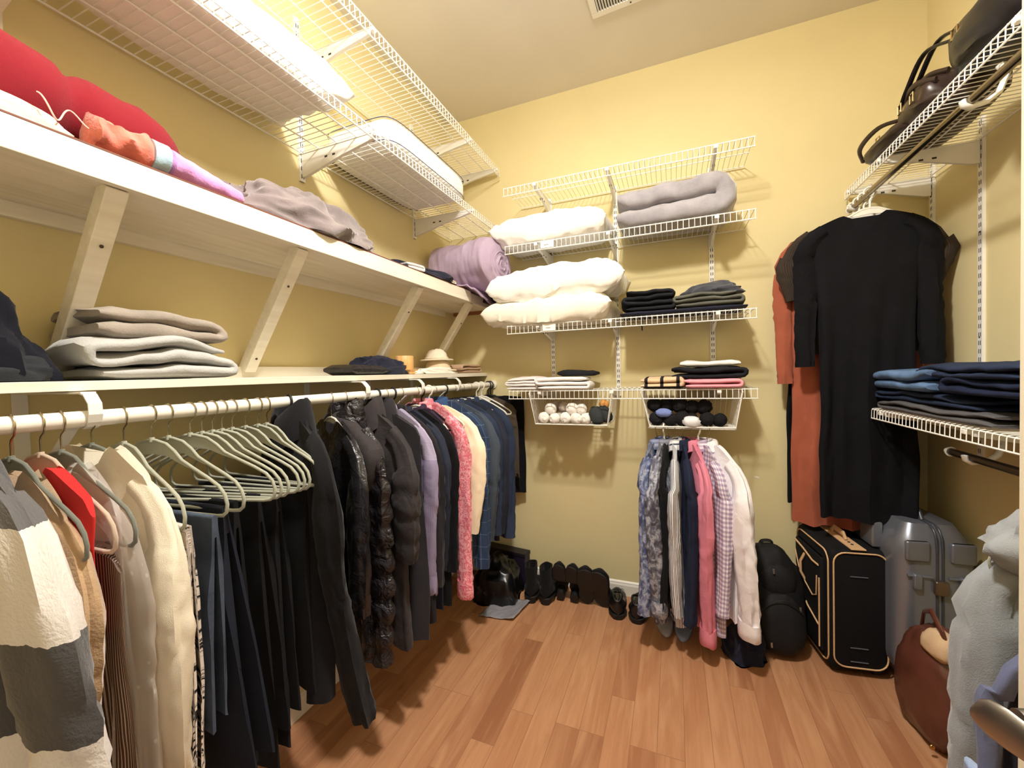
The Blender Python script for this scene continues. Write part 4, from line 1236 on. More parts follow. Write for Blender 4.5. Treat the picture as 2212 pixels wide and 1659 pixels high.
# narrow wooden shelf above the rod
ZL = 1.3605
M_blk2 = fab('black_navy_knit', (17, 18, 28), 0.95, 300, 0.6, 0.2, 0.05)
heap('dark_clothes', 'tall pile of black and navy clothes at the left edge of the narrow shelf', 'clothing', (-1.285, 0.285, ZL), R(90), M_blk2, 0.165, 0.105, 0.185, 11, 0.30, 1.9, e=0.6)
heap('dark_clothes', 'flat charcoal garment in front of the tall black pile', 'clothing', (-1.215, 0.300, ZL), R(90), fab('charcoal_knit', (44, 46, 50), 0.95, 300, 0.6, 0.15), 0.130, 0.045, 0.062, 12, 0.25, 1.9, e=0.6)
M_hk = fab('light_grey_knit', (176, 176, 174), 0.95, 260, 0.7, 0.06, 0.3, 0.08)
M_hk2 = fab('oatmeal_marl_knit', (150, 140, 130), 0.95, 200, 0.9, 0.14, 0.3, 0.08)
fold_cloth('folded_sweatshirt', 'light grey folded sweatshirt, lower one of the two on the narrow shelf', 'sweatshirt', (-1.288, 0.640, ZL), R(90), M_hk, 0.30, 0.23, 0.096, 3, 13, rough_=0.022, wob=0.026, taper=0.05, gap=0.94)
fold_cloth('folded_sweater', 'oatmeal marl ribbed sweater folded on top of the light grey sweatshirt', 'sweater', (-1.285, 0.622, ZL + 0.095), R(90), M_hk2, 0.275, 0.215, 0.070, 2, 14, rough_=0.020, wob=0.026, taper=0.06)
fold_cloth('leather_case', 'flat black leather case on the narrow shelf beside the navy cap pile', 'case', (-1.255, 1.365, ZL), R(90), F['leather'], 0.26, 0.16, 0.044, 1, 15, wob=0.004)
heap('dark_clothes', 'small pile of navy clothes behind the black leather case', 'clothing', (-1.280, 1.545, ZL), R(88), M_navyc, 0.150, 0.085, 0.085, 16, 0.55, 2.1)
M_bamboo = None
def bamboo():
    k = NT('bamboo')
    x, y, z = k.sep()
    n = k.noise(1.0, 3, 0.5, vec=k.mapv((90, 90, 4)))
    return k.fin(k.ramp(n, [(0.3, S((204, 152, 88))), (0.7, S((232, 190, 128)))]), 0.5)
M_bamboo = bamboo()
t = thing('bamboo_cup', 'round bamboo cup beside the wooden tray', 'cup', (-1.285, 1.735, ZL + 0.022))
mb = MB(); rr = []
for r, z in ((0.001, 0.0), (0.044, 0.0), (0.046, 0.004), (0.046, 0.070), (0.044, 0.072), (0.041, 0.070), (0.041, 0.006), (0.001, 0.006)):
    rr.append([(r * math.cos(6.2832 * j / 40), r * math.sin(6.2832 * j / 40), z) for j in range(40)])
mb.loft(rr); mb.build('wall', M_bamboo, t)
t = thing('wooden_tray', 'flat pale wooden tray under the bamboo cup', 'tray', (-1.285, 1.79, ZL))
MB().box(-0.075, 0.09, -0.13, 0.15, 0.0, 0.010).build('base', M_bamboo, t, smooth=False, bevel=0.002)
mb = MB()
mb.loft([[(-0.07, -0.125, 0.010), (0.085, -0.125, 0.010), (0.085, 0.145, 0.010), (-0.07, 0.145, 0.010)], [(-0.075, -0.13, 0.022), (0.09, -0.13, 0.022), (0.09, 0.15, 0.022), (-0.075, 0.15, 0.022)]])
mb.build('rim', M_bamboo, t, smooth=False, bevel=0.001)
M_hat = fab('beige_hat_felt', (214, 196, 166), 0.92, 250, 0.5, 0.05)
def hat(label, loc, s, mat, rz=0.0):
    t = thing('hat', label, 'hat', loc, rz, 'hats stacked on the narrow shelf')
    mb = MB(); rr = []
    for r, z in ((0.0005, 0.001), (0.115, 0.0), (0.120, 0.004), (0.114, 0.010), (0.086, 0.013), (0.078, 0.030), (0.072, 0.056), (0.055, 0.074), (0.030, 0.080), (0.0005, 0.080)):
        rr.append([(s * r * math.cos(6.2832 * j / 40) * (1 + 0.05 * nz(j * .16, z * 10, 0)), s * r * 0.85 * math.sin(6.2832 * j / 40), s * z * (1 + 0.18 * nz(r * 20, j * .16, 0)) + 0.001) for j in range(40)])
    mb.loft(rr); mb.build('crown', mat, t)
    mb = MB(); mb.tube([(s * 0.080 * math.cos(6.2832 * j / 30), s * 0.068 * math.sin(6.2832 * j / 30), s * 0.020) for j in range(30)], 0.004, 6, closed=True, ry=0.008)
    mb.build('hat_band', fab('pale_hat_band', (232, 220, 196), 0.9), t)
hat('lower beige hat of the two stacked in the corner of the narrow shelf', (-1.290, 2.06, ZL + 0.012), 0.95, M_hat)
hat('upper pale beige hat of the two stacked in the corner of the narrow shelf', (-1.290, 2.05, ZL + 0.075), 0.80, fab('pale_hat', (226, 214, 192), 0.9, 250, 0.5, 0.05), 0.4)
heap('white_cloth', 'rumpled white cloth in front of the wooden tray', 'cloth', (-1.195, 1.90, ZL), R(90), M_pil2, 0.20, 0.028, 0.034, 17, 0.45, 2.0, nu=56, nv=26)
fold_cloth('folded_cloth', 'beige folded cloth at the corner end of the narrow shelf', 'cloth', (-1.225, 2.29, ZL), R(90), fab('camel_cloth', (190, 158, 130), 0.9, 300, 0.5, 0.1), 0.26, 0.10, 0.050, 3, 18, wob=0.012)

# ------------------------------------------------------------------ back shelves
z2, z3, z4 = 2.0785, 1.6255, 1.2535
pillow('pillow', 'white pillow lying on the second wire shelf of the back wall beside the grey blanket', 'pillow', (-0.635, 2.295, z2), R(-2), M_pil, 0.66, 0.33, 0.165, 21, wr=1.0, minz=0.0)
M_plush = fab('silver_grey_plush', (156, 152, 158), 0.85, 120, 0.4, 0.16, 0.7, 0.22, 0.3, 8)
fold_cloth('plush_blanket', 'thick silver-grey plush blanket folded over on the second wire shelf of the back wall', 'blanket', (-0.030, 2.30, z2), R(0), M_plush, 0.54, 0.29, 0.200, 2, 22, wob=0.030, rough_=0.02, taper=0.02)
pillow('pillow', 'lower of the two white pillows stacked on the third shelf of the back wall', 'pillow', (-0.655, 2.285, z3), R(-2), M_pil2, 0.74, 0.34, 0.155, 23, minz=0.0, wr=1.1)
pillow('pillow', 'upper of the two white pillows stacked on the third shelf of the back wall', 'pillow', (-0.605, 2.290, z3 + 0.135), R(1), M_pil, 0.76, 0.34, 0.185, 24, ry=R(-3), wr=1.1)
M_blkj = fab('black_jeans_cloth', (30, 31, 36), 0.9, 400, 0.5, 0.15)
fold_cloth('folded_trousers', 'black folded trousers right of the stacked white pillows', 'trousers', (-0.125, 2.30, z3 + 0.024), R(4), M_blkj, 0.25, 0.25, 0.105, 4, 25, wob=0.018, rough_=0.016, taper=0.12)
M_olive = fab('olive_grey_cotton', (92, 92, 84), 0.9, 400, 0.5, 0.12)
fold_cloth('folded_trousers', 'olive-grey folded trousers on the right half of the third shelf', 'trousers', (0.165, 2.30, z3 + 0.024), R(-3), M_olive, 0.30, 0.26, 0.070, 3, 26, wob=0.018, rough_=0.018, taper=0.10)
M_char = fab('charcoal_fluffy_knit', (66, 68, 76), 0.95, 140, 1.0, 0.2, 0.3)
heap('charcoal_sweater', 'fluffy charcoal sweater lying on the olive-grey trousers', 'sweater', (0.185, 2.31, z3 + 0.090), R(-4), M_char, 0.145, 0.105, 0.062, 27, 0.35, 1.9)
fold_cloth('dark_shirt', 'flat dark navy shirt spread under the trousers on the third shelf', 'shirt', (0.035, 2.29, z3), R(0), M_navyc, 0.60, 0.27, 0.024, 1, 28, wob=0.004)
M_tw = fab('white_terry', (240, 236, 232), 0.95, 180, 0.7, 0.03)
fold_cloth('folded_towel', 'small folded white cloth at the left end of the lowest wire shelf', 'towel', (-0.815, 2.28, z4), R(0), pat0('white_faint_stripe', stripes(1, 0.02, 0.004, (238, 230, 226), (214, 196, 196)), 0.9), 0.19, 0.22, 0.072, 4, 29, wob=0.012, taper=0.15)
fold_cloth('folded_towel', 'thick folded white towel on the lowest wire shelf', 'towel', (-0.575, 2.27, z4), R(4), M_tw, 0.29, 0.24, 0.068, 3, 30, wob=0.006)
fold_cloth('black_pouch', 'black pouch showing behind the thick white towel', 'pouch', (-0.520, 2.36, z4 + 0.070), R(-6), M_blkj, 0.26, 0.12, 0.038, 1, 31, wob=0.01)
M_plaid = None
M_plaid = pat0('camel_black_plaid', plaid(0.075, 0.060, 0.016, 0.012, (216, 186, 150), (40, 34, 40), (24, 20, 26)), 0.9)
fold_cloth('plaid_scarf', 'camel scarf with black check folded on the lowest wire shelf', 'scarf', (-0.060, 2.26, z4), R(-2), M_plaid, 0.21, 0.22, 0.060, 2, 32, wob=0.008)
fold_cloth('folded_shirt', 'folded pink shirt beneath the black garment on the lowest wire shelf', 'shirt', (0.165, 2.26, z4), R(2), fab('rose_cotton', (230, 156, 168), 0.9, 500, 0.3, 0.05), 0.25, 0.24, 0.046, 2, 33, wob=0.008)
fold_cloth('folded_sweater', 'folded black sweater lying over the pink shirt', 'sweater', (0.150, 2.29, z4 + 0.046), R(-3), M_blkj, 0.33, 0.25, 0.056, 2, 34, wob=0.022)
fold_cloth('folded_shirt', 'folded white shirt topmost over the black sweater on the lowest wire shelf', 'shirt', (0.170, 2.33, z4 + 0.104), R(-2), M_tw, 0.30, 0.18, 0.026, 1, 35, wob=0.014)
mb = MB(); mb.tube([(-0.145, 2.18, z3), (-0.147, 2.176, z3 - 0.04), (-0.146, 2.178, z3 - 0.075)], 0.0035, 6, ry=0.0012)
tag(mb.build('strap', M_blkj), 'short black strap dangling through the third shelf', 'strap')

# ------------------------------------------------------------------ baskets with socks
def basket(label, x0, x1, xb0, xb1):
    t = thing('wire_basket', label, 'basket', ((x0 + x1) / 2, 0, 0), 0, 'wire baskets under the lowest shelf')
    cx = (x0 + x1) / 2
    x0 -= cx; x1 -= cx; xb0 -= cx; xb1 -= cx
    zt, zb, yf, yb, ybf = 1.236, 1.062, 2.150, 2.440, 2.165
    mb = MB()
    mb.tube([(x0, yf, zt), (xb0, ybf, zb), (xb1, ybf, zb), (x1, yf, zt)], 0.0034, 8)
    mb.tube([(x0, yb, zt), (xb0, yb - 0.02, zb), (xb1, yb - 0.02, zb), (x1, yb, zt)], 0.0034, 8)
    mb.tube([(x0, yf, zt), (x0, yb, zt)], 0.0034, 8); mb.tube([(x1, yf, zt), (x1, yb, zt)], 0.0034, 8)
    mb.tube([(xb0, ybf, zb), (xb0, yb - 0.02, zb)], 0.003, 8); mb.tube([(xb1, ybf, zb), (xb1, yb - 0.02, zb)], 0.003, 8)
    mb.build('rim_frame', M_wire, t)
    mb = MB()
    n = 12
    for i in range(1, n):
        f = i / n
        y = yf + (yb - yf) * f; yb_ = ybf + (yb - 0.02 - ybf) * f
        mb.tube([(x0, y, zt), (xb0, yb_, zb), (xb1, yb_, zb), (x1, y, zt)], 0.0014, 5)
    m = 16
    for i in range(1, m):
        f = i / m
        x = xb0 + (xb1 - xb0) * f
        mb.tube([(x, ybf, zb), (x, yb - 0.02, zb), (x0 + (x1 - x0) * f, yb, zt)], 0.0014, 5)
    mb.build('wire_mesh', M_wire, t)
    for x in (x0, x1):
        for y in (yf + 0.01, yb - 0.02):
            MB().tube([(x, y, zt), (x, y, zt + 0.012), (x, y, 1.252)], 0.0026, 6).build('hanging_hook', M_wire, t)
    return t
basket('left wire basket under the lowest wire shelf, holding white socks', -0.757, -0.300, -0.728, -0.330)
basket('right wire basket under the lowest wire shelf, holding black socks', -0.155, 0.297, -0.118, 0.270)
def sock_mesh(r, seed, L=1.5):
    o = seed * 2.9
    mb = MB()
    def fn(p):
        a = math.atan2(p.z, p.x)
        rr = math.hypot(p.x, p.z)
        s = 0.10 * math.sin(rr * 11 - a + o) * sm(0.45, 1.0, abs(p.y))
        k = 1 + 0.10 * nz(p.x, p.y, p.z, 1.8, o) + 0.04 * ridge(p.x, p.y, p.z, 4, o)
        return (p.x * k, se(p.y, 0.75) * (1 + s) * L * 0.72, p.z * k)
    return mb.ball((0, 0, 0), r, r, r, 26, 18, fn)
M_sw = fab('white_sock_cotton', (238, 234, 228), 0.95, 220, 0.8, 0.05)
M_sg = fab('grey_beige_sock', (176, 164, 152), 0.95, 220, 0.8, 0.1)
M_sb = fab('black_sock_cotton', (28, 28, 31), 0.95, 220, 0.8, 0.15)
M_sd = fab('charcoal_sock', (58, 62, 64), 0.95, 220, 0.8, 0.15)
M_so = fab('orange_heel_sock', (212, 152, 84), 0.95, 220, 0.8, 0.1)
pro = {}
def sock(mkey, mat, label, loc, r, rz, rx, group, L=1.5, cat='socks'):
    if mkey not in pro:
        pro[mkey] = sock_mesh(0.033, len(pro) + 1, L).build('rolled_socks', mat)
        ob = pro[mkey]
    else:
        ob = pro[mkey].copy(); COL.objects.link(ob)
        if 'group' in ob: del ob['group']
    at(ob, loc, rz, rx); ob.scale = (r / 0.033,) * 3
    tag(ob, label, cat, group)
ZBk = 1.064
for i, (x, y, z, r, a) in enumerate([(-0.690, 2.205, 0.030, 0.032, 20), (-0.625, 2.200, 0.027, 0.029, -30), (-0.565, 2.205, 0.030, 0.031, 10), (-0.505, 2.202, 0.028, 0.030, 50), (-0.450, 2.210, 0.028, 0.030, -10),
                                     (-0.655, 2.225, 0.078, 0.031, 60), (-0.530, 2.225, 0.080, 0.032, -40), (-0.478, 2.23, 0.078, 0.030, 15), (-0.60, 2.29, 0.034, 0.033, 0)]):
    sock('w', M_sw, ('white sock ball in the left basket, ' + ['leftmost of the front row', 'second from the left in the front row', 'third in the front row', 'fourth in the front row', 'front row, next to the dark grey socks', 'left one of the upper row', 'middle one of the upper row', 'right one of the upper row', 'half hidden behind the front row'][i]), (x, y, ZBk + z), r, R(a), R(10 * (i % 3)), 'white sock balls in the left wire basket')
for i, (x, y, z, r, a) in enumerate(((-0.590, 2.27, 0.085, 0.032, 30), (-0.650, 2.29, 0.088, 0.030, -50), (-0.52, 2.31, 0.090, 0.032, 80))):
    sock('g', M_sg, ['middle', 'left', 'right'][i] + ' grey-beige sock ball behind the white ones in the left basket', (x, y, ZBk + z), r, R(a), 0, 'grey-beige sock balls in the left wire basket')
sock('d', M_sd, 'rolled dark grey sock pair in the right corner of the left basket', (-0.392, 2.205, ZBk + 0.045), 0.036, R(70), R(70), None, 2.0)
sock('d', M_sd, 'second rolled dark grey sock pair, against the right side of the left basket', (-0.352, 2.24, ZBk + 0.050), 0.034, R(80), R(60), None)
sock('o', M_so, 'rolled sock with an orange-tan heel in the left basket', (-0.365, 2.30, ZBk + 0.100), 0.026, R(10), 0, None)
bl = [(-0.085, 2.22, 0.034, 0.034), (-0.020, 2.21, 0.032, 0.033), (-0.095, 2.26, 0.100, 0.034), (0.038, 2.22, 0.034, 0.034), (0.085, 2.26, 0.090, 0.033), (0.150, 2.22, 0.032, 0.033), (0.205, 2.22, 0.030, 0.030), (0.140, 2.26, 0.090, 0.034), (-0.035, 2.27, 0.098, 0.035), (0.025, 2.26, 0.100, 0.036), (0.08, 2.23, 0.03, 0.030)]
for i, (x, y, z, r) in enumerate(bl):
    sock('b', M_sb, ('black sock ball in the right basket, ' + ['bottom row at the left end', 'bottom row beneath the blue roll', 'upper row at the left end', 'bottom row left of the white packet', 'upper row right of centre', 'bottom row right of the white packet', 'bottom row at the right end', 'upper row at the right end', 'upper row, second from the left', 'upper row in the centre', 'directly behind the white packet'][i]), (x, y, ZBk + z), r * 1.05, R(37 * i), R(15 * (i % 4)), 'black sock balls in the right wire basket')
sock('lb', fab('periwinkle_sock', (120, 136, 190), 0.95, 220, 0.8, 0.08), 'periwinkle blue sock roll in the right wire basket', (-0.050, 2.185, ZBk + 0.066), 0.022, R(85), 0, None, 2.4)
sock('pl', plain('clear_wrap', (226, 226, 228), 0.15), 'small shiny white packet among the black socks', (0.078, 2.178, ZBk + 0.024), 0.028, R(80), 0, None, 2.0, 'packet')
# folded dress shoe pair in the right basket
M_brownp = plain('glossy_dark_brown', (58, 38, 34), 0.2, bs=30, bstr=0.2)

# ------------------------------------------------------------------ jeans on the lower right shelf
ZJ = 1.162
XJ = 0.945
M_dj = fab('dark_denim', (36, 46, 70), 0.9, 600, 0.6, 0.2, 0, 0.12)
M_mj = fab('worn_blue_denim', (98, 126, 164), 0.9, 600, 0.6, 0.25, 0, 0.12)
M_nj = fab('navy_denim', (28, 36, 60), 0.9, 600, 0.6, 0.2, 0, 0.12)
M_gs = fab('grey_sweatpants', (88, 86, 88), 0.95, 400, 0.6, 0.08)
fold_cloth('sweatpants', 'grey folded sweatpants at the bottom of the pile on the lower right shelf', 'trousers', (XJ - 0.005, 1.80, ZJ), R(90), M_gs, 0.66, 0.30, 0.040, 2, 41, wob=0.010)
fold_cloth('jeans', 'dark blue folded jeans second from the bottom of the right pile', 'jeans', (XJ, 1.86, ZJ + 0.040), R(91), M_dj, 0.62, 0.29, 0.045, 2, 42, wob=0.016)
fold_cloth('jeans', 'pale worn blue jeans sticking out at the far end of the right pile', 'jeans', (XJ - 0.01, 2.00, ZJ + 0.082), R(87), M_mj, 0.56, 0.30, 0.085, 2, 43, wob=0.022, taper=0.05)
fold_cloth('jeans', 'navy folded jeans lying near the camera end of the right pile', 'jeans', (XJ - 0.01, 1.50, ZJ + 0.085), R(92), M_nj, 0.42, 0.29, 0.046, 2, 44, wob=0.020)
fold_cloth('jeans', 'darkest blue jeans folded on top of the right pile', 'jeans', (XJ - 0.01, 1.60, ZJ + 0.134), R(90), M_dj, 0.50, 0.29, 0.050, 2, 45, wob=0.020, taper=0.1)
# ------------------------------------------------------------------ shoes
M_suede = fab('black_suede', (20, 19, 21), 0.95, 300, 0.5, 0.15, 0.05)
M_bleather = plain('black_shoe_leather', (18, 17, 19), 0.35, bs=60, bstr=0.25)
M_sole = plain('black_rubber', (14, 14, 15), 0.6)
def shoe_parts(t, L=0.27, w=0.046, heel=0.02, shaft=0.0, toe_h=0.055, ank_h=0.085, mat=None, sole=None, sneaker=False, seed=0, block=0.0):
    """local: heel at Y=0, toe at Y=+L, sole at Z=0"""
    mat = mat or M_suede; sole = sole or M_sole
    def width(f):
        return w * (0.62 + 0.38 * sm(0, .25, f)) * (1 - 0.30 * math.exp(-((f - 0.42) / 0.16) ** 2) * .6) * math.sqrt(max(0.03, 1 - max(0, (f - 0.80) / 0.205) ** 2)) * (math.sqrt(max(.03, min(1, f / 0.06))))
    def base(f):
        return (0.012 if not heel else heel) * 1.0 * (1 - sm(0.30, 0.62, f)) + 0.012
    mb = MB(); rings = []
    n = 30
    for i in range(n + 1):
        f = i / n
        wd = max(0.004, width(f)); b = base(f)
        rings.append([(wd * math.cos(6.2832 * j / 24), L * f, b - 0.006 + 0.006 * se(math.sin(6.2832 * j / 24), .5)) for j in range(24)])
    mb.loft(rings)
    if heel > 0.015 or block:
        hh = base(0) - 0.004
        mb.loft([[(w * k * .66 * math.cos(6.2832 * j / 16), 0.034 + 0.034 * k * se(math.sin(6.2832 * j / 16), .6), z) for j in range(16)] for k, z in ((0.86, 0.0), (0.9, hh * .5), (1.0, hh))])
    mb.build('sole', sole, t)
    mb = MB(); rings = []
    top = ank_h
    for i in range(n + 1):
        f = i / n
        wd = max(0.004, width(f)) * 0.97; b = base(f)
        h = toe_h * (0.75 + 0.25 * math.sqrt(max(0, 1 - max(0, (f - .82) / .19) ** 2))) * math.sqrt(max(.05, 1 - max(0, (f - .86) / .145) ** 2))
        h += (top - toe_h) * (1 - sm(0.20, 0.66, f)) * math.sqrt(min(1, .35 + f / .04))
        ring = []
        for j in range(28):
            a = 6.2832 * j / 28
            c, s = math.cos(a), math.sin(a)
            zz = b + (h / 2) * (1 + s)
            tp = 1 - 0.50 * sm(0.35, 1.0, (1 + s) / 2)
            ring.append((wd * se(c, .7) * tp * (1 + 0.04 * nz(f * 9, s, c, 1, seed)), L * f + 0.004 * s * (f > .5), zz))
        rings.append(ring)
    mb.loft(rings)
    u = mb.build('upper', mat, t)
    if shaft:
        mb = MB(); rings = []
        for i in range(14):
            f = i / 13
            z = base(0) + 0.03 + (shaft - 0.03) * f
            rx = w * (0.60 + 0.16 * f + 0.02 * math.sin(9 * f + seed)); ry = 0.046 + 0.010 * f
            rings.append([(rx * math.cos(6.2832 * j / 28) * (1 + 0.05 * nz(math.cos(j * .22) * 2, f * 5, 0, 1, seed)), 0.050 + ry * math.sin(6.2832 * j / 28), z + 0.008 * nz(j * .2, 1, 0, 1, seed) * (f > .9)) for j in range(28)])
        for k in (0.90, 0.86):
            rings.append([(p[0] * k, 0.05 + (p[1] - 0.05) * k, p[2] - (0.002 if k > .88 else 0.08)) for p in rings[13]])
        mb.loft(rings); mb.build('shaft', mat, t)
        MB().tube([(0, 0.002, base(0) + shaft - 0.02), (0, -0.006, base(0) + shaft + 0.016), (0, 0.006, base(0) + shaft + 0.024), (0, 0.012, base(0) + shaft - 0.01)], 0.002, 6, ry=0.007).build('pull_tab', mat, t)
    if sneaker:
        mb = MB(); ring = []
        for j in range(28):
            a = 6.2832 * j / 28
            ring.append((w * .50 * math.cos(a), 0.055 + 0.050 * math.sin(a), base(0.1) + ank_h - 0.004 + 0.008 * math.cos(2 * a)))
        mb.tube(ring, 0.006, 8, closed=True); mb.build('ankle_collar', mat, t)
        mb = MB()
        for k in range(5):
            y = 0.115 + 0.020 * k; z = base(.4) + ank_h * 0.98 - 0.009 * k - 0.004
            mb.tube([(-0.020, y, z - 0.006), (0, y + 0.003, z + 0.003), (0.020, y, z - 0.006)], 0.0022, 6)
            if k < 4: mb.tube([(0.020, y, z - 0.006), (0, y + 0.012, z + 0.001), (-0.020, y + 0.02, z - 0.012)], 0.0018, 6)
        mb.tube([(0, 0.115, base(.4) + ank_h), (0.03, 0.105, base(.4) + ank_h + 0.012), (0.036, 0.13, base(.4) + ank_h - 0.01)], 0.0016, 6)
        mb.build('laces', M_sole, t)
    return t
GS = 'shoes along the back wall'
def shoe(name, label, loc, rz, rx=0.0, **kw):
    t = thing(name, label, 'shoe', loc, R(rz), GS, rx=R(rx))
    return shoe_parts(t, **kw)
shoe('ankle_boot', 'leftmost black ankle boot of the shoes along the back wall', (-0.800, 2.195, 0), 6, shaft=0.175, heel=0.03, mat=M_suede, seed=1, L=0.25, w=0.050)
shoe('ankle_boot', 'second black ankle boot from the left, standing heel outward', (-0.718, 2.205, 0), -2, shaft=0.17, heel=0.03, mat=M_suede, seed=2, L=0.25, w=0.050)
def leaning(name, label, x, y, lean, **kw):
    """shoe stood on its heel with the sole turned outward, toe up the wall"""
    t = thing(name, label, 'shoe', (x, y, 0.0), 0, GS)
    t.rotation_euler = (R(90 - lean), 0, R(kw.pop('rz', 0)))
    # sole faces the room: flip so that +Z (upper) points to the wall
    return shoe_parts(t, **kw)
leaning('black_bootie', 'narrow black heeled bootie standing upright against the wall, left one', -0.640, 2.285, 14, heel=0.055, block=1, L=0.245, w=0.040, ank_h=0.10, rz=180 + 4, seed=3)
leaning('black_bootie', 'black block-heeled bootie standing upright beside the narrow one', -0.558, 2.285, 14, heel=0.055, block=1, L=0.245, w=0.043, ank_h=0.10, rz=180 - 3, seed=4)
leaning('black_loafer', 'black suede loafer leaning sole outward, left one of its pair', -0.485, 2.285, 18, heel=0.014, L=0.255, w=0.050, rz=180 + 6, seed=5)
leaning('black_loafer', 'black suede loafer leaning sole outward, right one of its pair', -0.398, 2.285, 18, heel=0.014, L=0.250, w=0.056, rz=180 - 8, seed=6)
shoe('black_sneaker', 'black laced sneaker, left one of the pair before the shirts', (-0.300, 2.200, 0), 8, heel=0.018, ank_h=0.085, sneaker=True, mat=M_bleather, L=0.255, w=0.053, seed=7)
shoe('black_sneaker', 'black laced sneaker, right one of the pair, half behind the camouflage shirt', (-0.205, 2.195, 0), -3, heel=0.018, ank_h=0.085, sneaker=True, mat=M_bleather, L=0.255, w=0.053, seed=8)
def slipper(label, x, y, rz, mat):
    t = thing('slipper', label, 'slipper', (x, y, 0), R(rz), 'slippers under the hanging shirts')
    mb = MB(); rings = []
    for z, k in ((0.0, 0.94), (0.004, 1.0), (0.016, 1.0), (0.022, 0.95)):
        rings.append([(0.044 * k * math.cos(6.2832 * j / 36) * (1 + 0.12 * math.sin(6.2832 * j / 36)), 0.13 * k * math.sin(6.2832 * j / 36), z) for j in range(36)])
    mb.loft(rings).build('sole', mat, t)
    mb = MB()
    mb.grid(lambda u, v: (0.047 * math.cos(math.pi * u), 0.0 + 0.105 * v, 0.018 + (0.045 - 0.02 * v) * math.sin(math.pi * u)), 16, 10)
    mb.build('strap', mat, t, solid=0.006)
slipper('light grey slipper on the floor under the camouflage shirts', -0.068, 2.265, 6, fab('light_grey_felt', (186, 188, 196), 0.95, 200, 0.5))
slipper('pale blue slipper on the floor under the striped shirt', 0.028, 2.255, -4, fab('pale_blue_felt', (160, 176, 206), 0.95, 200, 0.5))

# ------------------------------------------------------------------ the dark corner on the floor
M_plastic_b = plain('black_plastic_bag', (14, 14, 18), 0.3, bs=28, bstr=0.6)
heap('plastic_bag', 'black plastic bag slumped in the back left corner on the floor', 'bag', (-1.015, 2.250, 0.0), R(10), M_plastic_b, 0.145, 0.165, 0.235, 51, 0.40, 1.8)
t = thing('storage_box', 'dark purple-edged box behind the black plastic bag in the corner', 'box', (-1.05, 2.395, 0.0), R(-8))
mb = MB().box(-0.17, 0.17, -0.02, 0.05, 0.0, 0.205); mb.build('body', plain('dark_violet_card', (34, 24, 46), 0.5), t, smooth=False, bevel=0.003)
MB().box(-0.173, 0.173, -0.023, 0.053, 0.19, 0.215).build('lid', plain('dark_card', (26, 22, 30), 0.5), t, smooth=False, bevel=0.003)
M_clear = plain('silver_plastic_film', (148, 146, 152), 0.18, bs=14, bstr=0.5)
mb = MB()
mb.grid(lambda u, v: (-1.03 + 0.20 * u + 0.03 * v, 1.985 + 0.20 * v + 0.02 * u, 0.006 + 0.010 * abs(nz(u * 3, v * 3, 0, 1.5)) + 0.012 * sm(.6, 1, u)), 24, 20)
tag(mb.build('plastic_sleeve', M_clear, solid=0.004), 'flat shiny grey plastic sleeve lying on the floor before the black bag', 'plastic sleeve')

# ------------------------------------------------------------------ backpack
M_pack = fab('black_nylon_pack', (22, 22, 24), 0.7, 300, 0.6, 0.15, 0, 0.2, 0.3, 8)
t = thing('backpack', 'black backpack slumped against the back wall beside the suitcase', 'backpack', (0.430, 2.245, 0.0), R(8), rx=R(-9))
def packfn(p):
    k = 1 + 0.06 * nz(p.x, p.y, p.z, 1.6, 71) + 0.03 * ridge(p.x, p.y, p.z, 3.0, 71)
    return (se(p.x, 0.75) * k * (1 - 0.22 * sm(0.2, 1, p.z)), se(p.y, 0.7) * k * (1 - 0.25 * sm(0.0, 1, p.z)), se(p.z, 0.8) * k)
MB().ball((0, 0, 0.235), 0.125, 0.115, 0.245, 44, 34, packfn).build('main_body', M_pack, t)
MB().ball((0.0, -0.095, 0.150), 0.100, 0.055, 0.135, 36, 26, packfn).build('front_pocket', M_pack, t)
MB().ball((0.0, -0.075, 0.330), 0.080, 0.045, 0.075, 30, 20, packfn).build('top_pocket', M_pack, t)
MB().tube(curve([(-0.03, 0.03, 0.455), (-0.02, 0.01, 0.485), (0.02, 0.01, 0.486), (0.03, 0.03, 0.455)]), 0.006, 8, ry=0.010).build('grab_loop', M_pack, t)
for s, nm in ((-1, 0), (1, 0)):
    pts = [(s * 0.06, 0.09, 0.43), (s * 0.13, 0.05, 0.36), (s * 0.150, 0.0, 0.22), (s * 0.13, 0.04, 0.08)]
    MB().tube(pts, 0.012, 8, ry=0.020).build('shoulder_strap', M_pack, t)
for x, z, y in ((-0.02, 0.390, -0.125), (0.075, 0.235, -0.135), (-0.055, 0.075, -0.145)):
    MB().box(x - 0.004, x + 0.004, y - 0.003, y, z - 0.022, z).build('zipper_pull', plain('zip_metal', (170, 172, 160), 0.3, 0.9), t, smooth=False, bevel=0.001)
mb = MB(); mb.tube([(-0.085 + 0.17 * i / 20, -0.137 - 0.012 * math.sin(math.pi * i / 20), 0.205 + 0.055 * math.sin(math.pi * i / 20)) for i in range(21)], 0.0025, 6)
mb.build('zipper', M_sole, t)
heap('tote_bag', 'dark navy cloth bag flopped on the floor below the white shirt', 'bag', (0.285, 2.135, 0.0), R(20), M_navyc, 0.085, 0.095, 0.135, 53, 0.35, 1.8)

